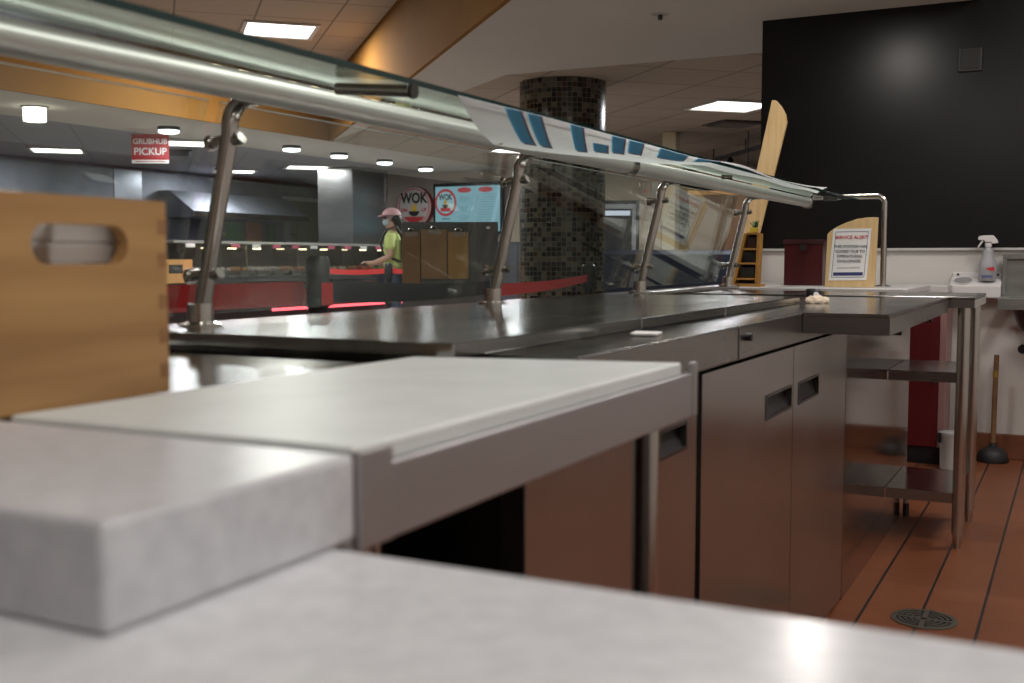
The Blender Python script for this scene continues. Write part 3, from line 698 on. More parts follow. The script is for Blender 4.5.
# red cabinet
t = thing('red_cabinet', 'tall narrow dark red metal cabinet behind the work table', 'cabinet', (-.665, 5.78, 0))
fin('body', bx((-.065, -.12, .085), (.075, .15, .79)), mat('bright_dark_red', (.11, .006, .008), .4), t, bev=.003); fin('plinth', bx((-.06, -.11, 0), (.09, .15, .0845)), BLACKPL, t)
fin('edge_strip', bx((.0755, -.125, .085), (.105, .15, .79)), mat('pinkish_edge', (.30, .16, .15), .4), t, bev=.002)
fin('handle', bx((.05, -.132, .40), (.06, -.1205, .50)), DARKSTEEL, t)
# white pail
t = thing('white_pail', 'small white pail with black clips on the floor behind the table leg', 'pail', (-.518, 5.57, 0))
fin('bucket', lt([(.040, 0), (.046, .005), (.050, .16), (.052, .165)], seg=32), mat('pail_white', (.55, .54, .52), .4), t, True)
fin('lid', lt([(.053, .1655), (.053, .178), (.045, .182)], seg=32), mat('pail_lid', (.45, .44, .43), .4), t, True)
for a in (-2.6, -.4):
    fin('clip', bx((-.009+.056*math.cos(a), -.008+.056*math.sin(a), .13), (.009+.056*math.cos(a), .008+.056*math.sin(a), .175)), BLACKPL, t)
# electrical box on black wall
t = thing('wall_box', 'square black cover plate mounted high on the black wall', 'cover plate', (-.52, 5.985, 1.93))
fin('frame', bx((-.055, -.012, 0), (.055, .004, .115)), mat('plate_black', (.02, .02, .02), .35), t, bev=.003); fin('cover', bx((-.042, -.016, .012), (.042, -.0125, .103)), mat('plate_cover', (.01, .01, .01), .5), t, bev=.002)
# floor drain
t = thing('floor_drain', 'round metal floor drain with slotted grate in the red tiles', 'drain', (-.352, 3.185, 0))
DR = mat('drain_metal', (.17, .16, .13), .4, .7)
fin('rim', lt([(.088, 0), (.088, .003), (.074, .0035), (.074, 0)], seg=48), DR, t, True)
fin('well', lt([(.074, 0.0002), (.074, .0008)], seg=48), BLACK, t)
bm = bmesh.new()
for q in range(4):
    for r in (.016, .031, .046, .061):
        a0, a1 = q*PI/2+.16+.004/r, (q+1)*PI/2-.16-.004/r
        P = [(r*math.cos(a0+(a1-a0)*k/8), r*math.sin(a0+(a1-a0)*k/8)) for k in range(9)]+[((r+.007)*math.cos(a1+(a0-a1)*k/8), (r+.007)*math.sin(a1+(a0-a1)*k/8)) for k in range(9)]
        prism(bm, [(x, y, .001) for x, y in P], (0, 0, .0025))
for q in range(2): box(bm, (-.074, -.007, .001), (.074, .007, .0036), rot=q*PI/2, c=Vector((0, 0, 0)))
fin('grate', bm, DR, t)

# ================================================================ STANCHIONS AND BELTS
def stanchion(loc, label, head=.035, z=.985, n='stanchion', redface=False):
    s = thing('stanchion', label, 'stanchion', loc, 0, 'belt stanchions')
    fin('base', lt([(.16, 0), (.165, .012), (.05, .035), (.033, .04)], seg=32), BLACKPL, s, True)
    fin('pole', lt([(.028, .0405), (.028, z-.14)], seg=24), BLACKPL, s, True)
    fin('head', lt([(head, z-.1395), (head, z-.01), (head*.8, z)], seg=28), BLACKPL, s, True)
    return s
s = stanchion((-1.87, 2.46, 0), 'black stanchion head just beyond the counter, left of the clipboards', .033, 1.008)
fin('belt_cassette', pm([(.0265, -.02, .873), (.0365, .018, .873), (.0365, .018, .935), (.0265, -.02, .935)], (.003, -.003, 0)), REDBELT, s)
def belt(a, b, z0, z1, m, label, zb0=None, zb1=None):
    bm = bmesh.new(); a = Vector(a); b = Vector(b); d = (b-a).normalized(); nrm = Vector((-d.y, d.x))*.0015
    N = 12; pr_ = []
    for i in range(N+1):
        k = i/N; p = a.lerp(b, k); sag = -.012*math.sin(PI*k)
        lo = (z0 if zb0 is None else z0+(zb0-z0)*k)+sag; hi = (z1 if zb1 is None else z1+(zb1-z1)*k)+sag
        pr_.append([bm.verts.new((p.x+s_*nrm.x, p.y+s_*nrm.y, z)) for s_, z in ((-1, lo), (1, lo), (1, hi), (-1, hi))])
    for A, B in zip(pr_, pr_[1:]):
        for j in range(4): bm.faces.new((A[j], A[(j+1) % 4], B[(j+1) % 4], B[j]))
    bm.faces.new(pr_[0]); bm.faces.new(pr_[-1])
    return tag(fin('retractable_belt', bm, m), label, 'belt', 'barrier belts')
belt((-1.905, 2.44), (-3.0, 1.80), .875, .938, REDBELT, 'red barrier belt running left from the nearest black stanchion behind the glass')
s = stanchion((-2.17, 4.05, 0), 'slim black stanchion hidden behind the second guard post', .016, .93)
belt((-1.842, 2.485), (-2.175, 4.02), .880, .943, BLKBELT, 'dark barrier belt between the nearest stanchion and the second guard post', .856, .912)
s = stanchion((-2.78, 6.46, 0), 'black stanchion standing in front of the mosaic column', .045, .965)
belt((-2.18, 4.075), (-2.76, 6.40), .842, .897, REDBELT, 'red barrier belt rising toward the foot of the mosaic column', .858, .902)
s = stanchion((-5.87, 8.82, 0), 'small black stanchion in front of the person in the pink cap', .035, .96)
stanchion((-6.42, 8.53, 0), 'small black stanchion hidden behind the nearest black stanchion', .03, .95)
belt((-5.905, 8.80), (-6.385, 8.55), .862, .91, REDBELT, 'thin red barrier belt left of the person in the pink cap')
belt((-5.84, 8.84), (-5.25, 9.14), .862, .91, REDBELT, 'thin red barrier belt between the small stanchion and the clipboard stand')

# ================================================================ CLIPBOARD STAND
ca = math.atan2(.30, .58)
t = thing('host_stand', 'grey upright stand with three clipboards hung on its face', 'stand', (-4.12, 6.36, 0), ca)
GREYP = noisy('stand_grey', (.09, .092, .095), (.115, .117, .12), 4, .6)
fin('panel', bx((0, 0, .04), (.655, .04, 1.252)), GREYP, t, bev=.002)
fin('base', bx((-.02, -.12, 0), (.675, .20, .0395)), BLACKPL, t, bev=.003)
fin('number_mark', bx((.575, -.002, 1.205), (.60, -.0003, 1.222)), PAPER, t)
CB = [(.0, .125, .832, 1.185, 'brown clipboard at the left of the grey stand, narrowest in view', (.20, .11, .05), 1.17),
      (.128, .308, .865, 1.20, 'brown clipboard in the middle of the grey stand', (.25, .15, .075), 1.2),
      (.312, .455, .865, 1.185, 'golden brown clipboard at the right of the grey stand', (.32, .19, .065), 1.17)]
ux = Vector((math.cos(ca), math.sin(ca), 0)); uy = Vector((-math.sin(ca), math.cos(ca), 0))
for k, (x0, x1, z0, z1, l, c, zc) in enumerate(CB):
    g = thing('clipboard', l, 'clipboard', Vector((-4.12, 6.36, 0))+ux*((x0+x1)/2)-uy*.0085+Vector((0, 0, z0)), ca, 'clipboards on the grey stand')
    w = (x1-x0)/2-.002
    fin('board', bx((-w, -.003, 0), (w, .003, z1-z0)), noisy('hardboard', c, tuple(v*1.2 for v in c), 6, .6), g, bev=.001)
    fin('clip_plate', bx((-.045, -.009, z1-z0-.03), (.045, -.0032, z1-z0+.002)), TUBE, g, bev=.002)
    fin('clip_loop', tb(arc((0, -.006, z1-z0+.0025), .022, 0, PI, 10, (1, 0, 0), (0, 0, 1)), .004, 8), TUBE, g, True)

# ================================================================ HANGING SIGN
sa = math.atan2(.158, .312)+.05
t = thing('hanging_sign', 'red hanging sign reading GRUBHUB PICKUP in white letters', 'sign', (-8.31, 8.23, 1.955), sa)
fin('board', bx((-.185, -.004, 0), (.185, .004, .29)), mat('sign_red', (.42, .035, .045), .5), t)
fin('white_strip', bx((-.185, -.0055, 0), (.185, -.0042, .035)), PAPER, t)
text('lettering', 'GRUBHUB', .074, PAPER, t, (0, -.0048, .215), (PI/2, 0, 0), depth=.0005, bold=.0015)
text('lettering', 'PICKUP', .098, PAPER, t, (0, -.0048, .115), (PI/2, 0, 0), depth=.0005, bold=.002)
text('small_print', 'ORDER PICKUP STATION', .025, TEXTRED, t, (0, -.0062, .018), (PI/2, 0, 0), depth=.0004) if False else fin('print_line', bx((-.15, -.0062, .013), (.15, -.0056, .021)), TEXTRED, t)
for x in (-.15, .15): fin('wire', tb([(x, 0, .2905), (x, 0, .324)], .002, 6), DARKSTEEL, t)

# ================================================================ FAR SERVING LINE (left)
t = thing('serving_counter', 'long red fronted serving counter with a glowing red strip', 'counter', (-7.9, 9.5, 0))
pbox(t, 'body', (-8.5, 6.0, 0), (-7.52, 12.55, .74), mat('counter_dark', (.03, .02, .02), .5))
pbox(t, 'red_band', (-7.52, 6.0, .50), (-7.50, 11.0, .74), mat('band_red', (.35, .05, .05), .4))
pbox(t, 'top', (-8.6, 5.95, .7405), (-7.45, 12.6, .775), STEELH)
pbox(t, 'light_strip', (-7.519, 9.1, .455), (-7.50, 12.5, .485), emit('red_neon', (1, .12, .15), 2.5))
pbox(t, 'tray_rail', (-7.50, 6.0, .69), (-7.25, 11.0, .715), TUBE)
# food display
t = thing('food_display', 'glass fronted hot food display glowing with warm lamps on the counter', 'display case', (-7.95, 9.9, .7755))
y0, y1 = 8.05, 12.2
pbox(t, 'base', (-8.3, y0, .776), (-7.65, y1, .82), STEEL)
pbox(t, 'back', (-8.3, y0, .8205), (-8.28, y1, 1.16), mat('case_back', (.09, .08, .085), .5))
pbox(t, 'top', (-8.3, y0, 1.1605), (-7.85, y1, 1.185), RAIL)
a = [(-7.66, y0, .822), (-7.668, y0, .822), (-7.853, y0, 1.16), (-7.845, y0, 1.16)]
fin('front_glass', pm([W(t, p) for p in a], (0, y1-y0, 0)), GCASE, t)
for k in range(5):
    yy = [8.07, 9.2, 10.05, 10.9, 12.18][k]
    yy = yy-.0
    fin('divider', bx((-.32, yy-.008-9.9, .045), (.02, yy+.008-9.9, .384)), TUBE, t)
for k in range(9):
    yy = 8.6+k*.40
    pbox(t, 'heat_lamp', (-8.02, yy, 1.105), (-7.98, yy+.09, 1.118), emit('warm_lamp', (1, .75, .45), 6 if k % 3 else 3))
PINK = mat('price_tag', (.6, .12, .2), .5)
for k in range(12):
    yy = 8.2+k*.33
    pbox(t, 'price_tag', (-7.846, yy, 1.115), (-7.83, yy+.12, 1.155), PINK if k % 3 else PAPER)
for k in range(14):
    yy = 8.22+k*.283+(0 if k < 4 else .0)
    tr = thing('food_tray', 'steel tray of %s food inside the far hot display, number in row hidden by glare' % 'hot', 'food tray', (-7.93, yy, .8205), 0, 'food trays in the hot display')
    tr['label'] = 'steel tray of hot food, %s in the far case' % ['first from the left', 'second from the left', 'third from the left', 'fourth from the left', 'fifth from the left', 'sixth from the left', 'seventh from the left', 'seventh from the right', 'sixth from the right', 'fifth from the right', 'fourth from the right', 'third from the right', 'second from the right', 'first from the right'][k]
    fin('pan', bx((-.15, -.11, 0), (.12, .11, .05)), STEEL, tr)
    bm = bmesh.new()
    for q in range(14):
        bmesh.ops.create_icosphere(bm, subdivisions=1, radius=random.uniform(.02, .034), matrix=Matrix.Translation((random.uniform(-.12, .09), random.uniform(-.08, .08), .07)))
    f_ = fin('food', bm, mat('food', random.choice([(.3, .14, .06), (.4, .33, .22), (.12, .2, .05), (.45, .1, .05), (.35, .3, .28)]), .5), tr); f_['kind'] = 'stuff'
# small things on it
t = thing('carton', 'open brown cardboard carton with a black oval label left of the food display', 'box', (-7.85, 7.98, .7755))
tag(t, None); t.location = (-7.72, 7.72, .7755)
bm = bmesh.new()
for a, b in (((-.18, -.25, 0), (.18, -.24, .22)), ((-.18, .24, 0), (.18, .25, .22)), ((-.18, -.2395, 0), (-.17, .2395, .22)), ((.17, -.2395, 0), (.18, .2395, .22)), ((-.1695, -.2395, 0), (.1695, .2395, .01))): box(bm, a, b)
fin('carton_body', bm, mat('cardboard', (.42, .22, .08), .7), t)
fin('carton_label', bx((.1805, -.06, .09), (.183, .12, .17)), INK, t, bev=.02)
o = bmesh.new(); box(o, (-7.72, 10.0, .82), (-7.6, 10.1, .9)); o.free()
# kitchen beyond: hood, pillar, pass window
struct('wall_kitchen', bx((-11.9, -1.55, 0), (-11.8, 14.6, DZ)), HOODM)
struct('wall_kitchen_low', bx((-11.9, 14.6, 0), (-11.8, 16.3, 1.25)), HOODM)
struct('wall_kitchen_top', bx((-11.9, 14.6, 2.04), (-11.8, 16.3, DZ)), HOODM)
struct('wall_kitchen_end', bx((-11.9, 16.3, 0), (-11.8, 18.5, DZ)), HOODM)
w = bmesh.new()
for a, b in (((14.6, 1.25), (14.72, 2.04)), ((16.2, 1.25), (16.3, 2.04)), ((14.72, 1.25), (16.2, 1.30)), ((14.72, 1.99), (16.2, 2.04))): box(w, (-11.92, a[0], a[1]), (-11.74, b[0], b[1]))
struct('window_1', w, mat('window_frame', (.42,.42,.42), .4))
struct('wall_pass', bx((-14.0, 14.0, 0), (-13.95, 18.4, DZ)), mat('pass_wall', (.32, .32, .26), .7))
area('pass_room_glow', (-12.9, 15.6, 2.2), .6, 20, (1, .95, .8))
t = thing('storage_rack', 'dark wire storage rack seen through the far kitchen window', 'rack', (-13.5, 16.3, 0))
for x in (-.2, .2):
    for y in (-.55, .55): fin('post', tb([(x, y, 0), (x, y, 1.9)], .015, 8), DARKSTEEL, t)
for z in (.5, 1.1, 1.45, 1.75): fin('shelf', bx((-.22, -.57, z), (.22, .57, z+.02)), DARKSTEEL, t)
for k, (yy, zz, cc, ll) in enumerate([(13.5, 1.471, (.05, .06, .06), 'dark tub on the left of the storage rack shelf'), (14.05, 1.471, (.25, .22, .14), 'tan carton on the right of the storage rack shelf'), (13.8, 1.121, (.04, .04, .05), 'dark pot on the lower rack shelf'), (14.2, 1.771, (.12, .12, .1), 'grey tub on the top rack shelf')]):
    bm = bmesh.new(); box(bm, (-13.63, yy+2.4-.14, zz), (-13.38, yy+2.4+.14, zz+.15)); tag(fin('storage_tub', bm, mat('tub', cc, .6), bev=.012), ll, 'tub')
# hood canopy and duct
t = thing('exhaust_hood', 'large grey stainless exhaust hood over the far left kitchen', 'hood', (-11.42, 12.9, 1.70))
prof = [(-10.57, 1.60), (-9.9, 1.60), (-9.9, 1.68), (-10.35, 1.98), (-10.57, 1.98)]
fin('canopy', pm([(x+10.2, -1.1, z-1.70) for x, z in prof], (0, 2.6, 0)), HOODM, t, bev=.004)
fin('lip', bx((.3005, -1.1, -.10), (.315, 1.5, -.02)), TUBE, t)
for k in range(2): fin('seam', bx((.3005, -.3+k*.9, -.019), (.303, -.29+k*.9, -.0)), DARKSTEEL, t)
t = thing('steel_splash', 'bright stainless panel high on the far left kitchen wall', 'panel', (-11.79, 11.25, 1.82), 0)
fin('sheet', bx((-.006, -.25, 0), (.0, .25, .42)), noisy('bright_steel', (.34, .36, .4), (.45, .47, .52), 2, .3, .7), t)
tag(fin('range_line', bx((-11.7, 6.0, 0), (-11.0, 14.4, .92)), HOODM, bev=.01), 'grey stainless cooking line under the far hood', 'stove')
for k, (yy, w_, h_, cc, ll) in enumerate([(9.2, .35, .28, (.15, .15, .17), 'large grey pot on the far stove, left of the other'), (10.2, .5, .22, (.3, .3, .33), 'wide pale pot on the far stove'), (11.3, .3, .34, (.1, .1, .12), 'tall dark pot on the far stove')]):
    g = thing('stock_pot', ll, 'pot', (-11.35, yy*1.12, .9205)); fin('pot', lt([(w_/2*.95, 0), (w_/2, .02), (w_/2, h_), (w_/2+.01, h_+.01)]), mat('potm', cc, .3, .8), g, True); fin('pot_lid', lt([(w_/2+.01, h_+.0105), (w_/4, h_+.04), (.02, h_+.05)]), mat('potl', cc, .3, .8), g, True)
# coloured menu cards on the kitchen wall
for yy, zz, wy, hz, cc, ll in ((11.95, 1.36, .38, .34, (.10, .22, .10), 'green menu card on the far kitchen wall, left of the orange one'), (12.36, 1.38, .36, .32, (.45, .16, .08), 'orange menu card on the far kitchen wall'), (12.75, 1.36, .22, .3, (.08, .18, .09), 'narrow green menu card right of the orange one'), (11.62, 1.42, .3, .22, (.25, .33, .45), 'pale blue menu card at the left of the far menu row')):
    g = thing('menu_card', ll, 'menu card', (-11.785, yy*1.12, 1+(zz-1)*1.12), 0, 'menu cards on the far kitchen wall'); fin('card', bx((-.01, -wy/2, -hz/2), (.01, wy/2, hz/2)), mat('cardc', cc, .6), g)
    fin('card_border', bx((.0105, -wy/2, -hz/2), (.013, wy/2, -hz/2+.03)), mat('card_b', (.5, .4, .1), .6), g)
t = thing('steel_pillar', 'shiny stainless clad pillar left of the round wok sign', 'pillar', (-9.3, 13.1, 0))
fin('cladding', bx((-.3, -.45, 0), (.3, .40, DZ-.001)), noisy('pillar_steel', (.2, .195, .19), (.32, .31, .30), .8, .3, .9, (1, 1, 3), rv=.08), t, bev=.01)
fin('corner_strip', bx((.3005, .35, 0), (.315, .40, DZ-.001)), TUBE, t)
t = thing('wall_fan', 'black wall speaker beside the far kitchen window', 'speaker', (-11.45, 16.1, 1.5))
fin('box', bx((-.1, -.12, 0), (.1, .12, .42)), BLACKPL, t, bev=.02); fin('bracket', bx((-.3, -.03, .18), (-.1005, .03, .24)), DARKSTEEL, t)

# wok wall with round sign and menu screen
struct('wall_wok', bx((-9.55, 14.1, 0), (-7.3, 14.3, DZ)), BEIGE)
struct('wall_wok_end', bx((-7.299, 14.1, 0), (-5.0, 14.3, DZ)), mat('cream_wall', (.5, .42, .31), .7))
t = thing('round_sign', 'round white and red sign reading WOK ON UP with a flame in a bowl', 'sign', (-8.70, 14.05, 1.775))
t.location = (-8.85, 14.025, 1.775); t.rotation_euler = (0, 0, -PI/2); t.scale = (.72, .72, .72)
# the sign faces the hall: local x right along +y, z up, facing +x
def disc_pts(r, n=40, x=0): return [(x, r*math.cos(2*PI*k/n), r*math.sin(2*PI*k/n)) for k in range(n)]
fin('drum', pm(disc_pts(.42, x=-.07), (.11, 0, 0)), mat('sign_side', (.30, .02, .03), .4), t, bev=.004)
fin('face', pm(disc_pts(.405, x=.0405), (.004, 0, 0)), mat('sign_cream', (.58, .52, .50), .5), t)
bm = bmesh.new(); n = 48; R1, R2 = .375, .355
for k in range(n):
    a0, a1 = 2*PI*k/n, 2*PI*(k+1)/n
    prism(bm, [(.045, R1*math.cos(a0), R1*math.sin(a0)), (.045, R1*math.cos(a1), R1*math.sin(a1)), (.045, R2*math.cos(a1), R2*math.sin(a1)), (.045, R2*math.cos(a0), R2*math.sin(a0))], (.002, 0, 0))
fin('ring', bm, TEXTRED, t)
def wallrot(): return (PI/2, 0, PI/2)
text('lettering', 'WOK', .29, INK, t, (.046, 0, .17), wallrot(), depth=.002, bold=.010, sx=.86)
text('lettering', 'ON', .10, TEXTRED, t, (.046, -.24, -.07), wallrot(), depth=.002, bold=.003)
text('lettering', 'UP', .10, TEXTRED, t, (.046, .24, -.07), wallrot(), depth=.002, bold=.003)
def bowl(parent, x, s, zc, yc=0):
    f = [(0, .17), (.035, .10), (.06, .12), (.075, .03), (.05, -.03), (-.05, -.03), (-.075, .03), (-.05, .10), (-.03, .08)]
    fin('flame', pm([(x, yc+a*s, zc+b*s) for a, b in f], (.002, 0, 0)), mat('flame_y', (.85, .5, .05), .5), parent)
    fin('bowl', pm([(x, yc+a*s, zc+b*s) for a, b in [(-.14, -.02)]+[(.14*math.cos(q), -.02-.11*math.sin(q)) for q in [PI-PI*k/10 for k in range(11)]]], (.0025, 0, 0)), INK, parent)
bowl(t, .046, .95, -.07)
fin('red_segment', pm([(.046, .33*math.cos(q), -.20+.13*math.sin(-abs(q-PI/2)*0) if 0 else .33*math.sin(q)) for q in [math.radians(218)+math.radians(104)*k/12 for k in range(13)]], (.002, 0, 0)), TEXTRED, t)
t = thing('menu_screen', 'wall mounted menu screen with a pale blue page beside the round sign', 'screen', (-7.94, 14.0, 1.36), -PI/2)
t.scale = (1, .585, .80)
fin('bezel', bx((-.07, -.99, 0), (.0, .99, .93)), BLACKPL, t, bev=.01)
fin('screen', bx((.0005, -.92, .05), (.004, .92, .87)), emit('screen_blue', (.32, .58, .68), .62), t)
fin('bracket', bx((-.079, -.2, .3), (-.0705, .2, .6)), DARKSTEEL, t)
fin('logo_disc', pm([(.0045, -.62+.31*math.cos(2*PI*k/36), .58+.25*math.sin(2*PI*k/36)) for k in range(36)], (.002, 0, 0)), emit('logo_red', (.55, .06, .08), .6), t)
fin('logo_face', pm([(.007, -.62+.255*math.cos(2*PI*k/36), .58+.20*math.sin(2*PI*k/36)) for k in range(36)], (.002, 0, 0)), emit('logo_pale', (.42, .66, .72), .6), t)
text('lettering', 'WOK', .15, INK, t, (.0095, -.62, .675), wallrot(), depth=.001, bold=.004)
bowl(t, .0095, .6, .555, -.62)
fin('logo_base', bx((.0092, -.76, .42), (.0105, -.48, .49)), emit('lb', (.55, .06, .08), .6), t)
for y in (-.08, .52): fin('heading', pm([(.0045, y+.2*math.cos(2*PI*k/24), .80+.05*math.sin(2*PI*k/24)) for k in range(24)], (.002, 0, 0)), emit('hd', (.55, .08, .1), .6), t)
bm = bmesh.new()
for k in range(4):
    for j in range(3): box(bm, (.0045, -.22, .66-.17*k-.03*j), (.0055, .10-.05*j, .668-.17*k-.03*j))
for k in range(13): box(bm, (.0045, .25, .71-.045*k), (.0055, .85, .717-.045*k))
fin('menu_lines', bm, emit('lines', (.2, .42, .5), .5), t)
for k, (z, s_) in enumerate(((.27, .12), (.21, .16), (.15, .10))): fin('menu_note', bx((.0045, -.62-s_, z), (.0055, -.62+s_, z+.025)), emit('nt', (.16, .33, .4), .5), t)
# dark menu frame edge to the right
t = thing('side_cabinet', 'low dark cabinet against the far wall between the menu screen and the column', 'cabinet', (-6.4, 13.0, 0))
fin('carcass', bx((-.6, -.4, 0), (.6, .4, 1.22)), mat('cab_grey', (.035, .035, .04), .5), t, bev=.006)
fin('door', bx((-.57, -.412, .05), (-.01, -.4005, 1.18)), mat('cab_grey2', (.05, .05, .055), .5), t); fin('door', bx((.01, -.412, .05), (.57, -.4005, 1.18)), mat('cab_grey3', (.05, .05, .055), .5), t)

# ================================================================ PERSON
def skin(name, verts, edges, radii, m, parent, sub=2):
    me = bpy.data.meshes.new(name); me.from_pydata(verts, edges, []); o = bpy.data.objects.new(name, me); COL.objects.link(o)
    md = o.modifiers.new('s', 'SKIN'); md.use_smooth_shade = True; o.modifiers.new('u', 'SUBSURF').levels = sub
    for i, r in enumerate(radii): 
        sv = me.skin_vertices[0].data[i]; sv.radius = r if isinstance(r, tuple) else (r, r); sv.use_root = (i == 0)
    dg = bpy.context.evaluated_depsgraph_get(); m2 = bpy.data.meshes.new_from_object(o.evaluated_get(dg)); bpy.data.objects.remove(o)
    m2.name = name; m2.materials.clear(); m2.materials.append(m)
    for p in m2.polygons: p.use_smooth = True
    q = bpy.data.objects.new(name, m2); COL.objects.link(q); q.parent = parent; return q
SKINM = mat('skin', (.42, .24, .17), .5)
# local frame: +x is where the person faces, +y their left
P = thing('person', 'person in a pink cap, face mask and lime green shirt facing the serving counter', 'person', (-6.95, 10.55, 0), math.atan2(-.458, -.889)-.12)
P.scale = (.965, .965, .93)
V = [(0, 0, .93), (.01, 0, 1.08), (.0, 0, 1.25), (-.01, 0, 1.36), (.005, 0, 1.42), (.02, 0, 1.48), (.03, 0, 1.56),
     (0, .09, .88), (.01, .10, .48), (-.01, .10, .08), (.13, .10, .03),
     (0, -.09, .88), (.01, -.10, .48), (-.01, -.10, .08), (.13, -.10, .03),
     (0, .17, 1.35), (-.01, .22, 1.10), (.20, .20, 1.02), (.28, .19, 1.03),
     (0, -.17, 1.35), (-.01, -.22, 1.10), (.20, -.20, 1.02), (.28, -.19, 1.03)]
E_ = [(0, 1), (1, 2), (2, 3), (3, 4), (4, 5), (5, 6), (0, 7), (7, 8), (8, 9), (9, 10), (0, 11), (11, 12), (12, 13), (13, 14), (3, 15), (15, 16), (16, 17), (17, 18), (3, 19), (19, 20), (20, 21), (21, 22)]
Rr = [(.14, .11), (.115, .09), (.13, .10), (.09, .08), .05, (.07, .085), (.075, .085), .085, .055, .042, .035, .085, .055, .042, .035, .055, .042, .033, .026, .055, .042, .033, .026]
body = skin('body', V, E_, Rr, SKINM, P)
# fingers
for s in (1, -1):
    for k in range(4):
        yy = s*(.19)+(-.024+.016*k)*1.0; L_ = [.055, .065, .062, .048][k]
        fin('finger', tb([(.285, yy, 1.035), (.285+L_*.6, yy, 1.032), (.285+L_, yy, 1.018)], [.0085, .008, .006], 8), SKINM, body, True)
    fin('thumb', tb([(.27, s*.165, 1.035), (.30, s*.152, 1.04), (.325, s*.15, 1.035)], [.0095, .009, .007], 8), SKINM, body, True)
bm = bmesh.new(); bmesh.ops.create_uvsphere(bm, u_segments=20, v_segments=14, radius=1)
for v in bm.verts: v.co = Vector((v.co.x*.014+.118, v.co.y*.012, v.co.z*.016+1.555))
fin('nose', bm, SKINM, body, True)
for s in (1, -1):
    bm = bmesh.new(); bmesh.ops.create_uvsphere(bm, u_segments=10, v_segments=8, radius=.009, matrix=Matrix.Translation((.104, s*.03, 1.578))); fin('eye', bm, INK, body, True)
    bm = bmesh.new(); bmesh.ops.create_uvsphere(bm, u_segments=10, v_segments=8, radius=.02, matrix=Matrix.Translation((.03, s*.083, 1.555)) @ Matrix.Diagonal((.7, .35, 1.2, 1))); fin('ear', bm, SKINM, body, True)
bm = bmesh.new(); bmesh.ops.create_uvsphere(bm, u_segments=20, v_segments=14, radius=1)
for v in bm.verts: v.co = Vector((v.co.x*.055+.07, v.co.y*.072, v.co.z*.05+1.515))
fin('face_mask', bm, mat('mask_blue', (.35, .45, .52), .7), P, True)
# shirt
SH = mat('lime_shirt', (.50, .58, .20), .8)
V2 = [(0, 0, .90), (.01, 0, 1.08), (0, 0, 1.25), (-.01, 0, 1.37), (0, .13, 1.365), (0, .20, 1.29), (-.01, .225, 1.17), (0, -.13, 1.365), (0, -.20, 1.29), (-.01, -.225, 1.17)]
skin('shirt', V2, [(0, 1), (1, 2), (2, 3), (3, 4), (4, 5), (5, 6), (3, 7), (7, 8), (8, 9)], [(.165, .135), (.14, .115), (.155, .125), (.11, .10), .075, .068, .062, .075, .068, .062], SH, P)
V3 = [(0, 0, .92), (0, .095, .86), (.01, .10, .48), (-.01, .10, .06), (0, -.095, .86), (.01, -.10, .48), (-.01, -.10, .06)]
skin('trousers', V3, [(0, 1), (1, 2), (2, 3), (0, 4), (4, 5), (5, 6)], [(.155, .125), .105, .078, .062, .105, .078, .062], mat('dark_jeans', (.04, .05, .08), .8), P)
for s in (1, -1):
    fin('shoe', pm([(-.06, s*.10-.045, 0), (.16, s*.10-.04, 0), (.19, s*.10, 0), (.16, s*.10+.04, 0), (-.06, s*.10+.045, 0)], (0, 0, .07)), BLACKPL, P, bev=.015)
# hair: crown shell and a long fall behind
V4 = [(-.01, 0, 1.60), (-.055, 0, 1.55), (-.08, 0, 1.46), (-.085, 0, 1.36), (-.08, 0, 1.28)]
skin('hair', V4, [(0, 1), (1, 2), (2, 3), (3, 4)], [(.098, .098), (.085, .075), (.075, .05), (.065, .035), (.04, .02)], mat('dark_hair', (.015, .010, .009), .45), P)
# pink cap with a brim
bm = bmesh.new(); bmesh.ops.create_uvsphere(bm, u_segments=28, v_segments=16, radius=1)
bmesh.ops.delete(bm, geom=[v for v in bm.verts if v.co.z < -.1], context='VERTS')
for v in bm.verts: v.co = Vector((v.co.x*.112+.018, v.co.y*.098, max(v.co.z, 0)*.092+1.608))
cap_ = fin('cap', bm, mat('pink_cap', (.62, .36, .38), .7), P, True)
br = [(.09+.13*math.cos(a)*(.75), .085*math.sin(a), 1.607-.02*math.cos(a)) for a in [-PI/2+PI*k/12 for k in range(13)]]
fin('brim', pm(br, (0, 0, .008)), mat('pink_brim', (.62, .36, .38), .7), cap_)
# backpack
bp = fin('backpack', bx((-.27, -.13, 1.0), (-.135, .13, 1.36)), mat('black_bag', (.015, .015, .018), .7), P, bev=.035)
for s in (1, -1):
    fin('strap', tb([(-.15, s*.10, 1.34), (-.06, s*.11, 1.465), (.06, s*.11, 1.43), (.13, s*.115, 1.28), (.09, s*.13, 1.12), (-.12, s*.13, 1.04)], .014, 8), BLACKPL, bp, True)

# ================================================================ RIGHT BACKGROUND (seen through the glass)
t = thing('booth_seat', 'dark blue upholstered booth right of the mosaic column', 'booth', (-3.30, 8.95, 0), .30)
NAVY = mat('navy_vinyl', (.008, .011, .022), .5)
fin('seat', bx((-.75, -.35, .12), (.75, .25, .48)), NAVY, t, bev=.04); fin('backrest', bx((-.75, .26, .12), (.75, .42, 1.08)), NAVY, t, bev=.04); fin('plinth', bx((-.72, -.3, 0), (.72, .38, .1195)), BLACKPL, t)
t = thing('cream_pillar', 'narrow cream pillar beyond the dark blue booth', 'pillar', (-3.72, 10.75, 0))
fin('shaft', bx((-.07, -.07, 0), (.07, .07, DZ-.001)), mat('cream_paint', (.55, .48, .33), .6), t, bev=.004); fin('base_block', bx((-.09, -.09, 0), (.09, .09, .15)), BROWN, t) if False else fin('band', bx((-.073, -.073, 1.0), (.073, .073, 1.04)), BROWN, t)
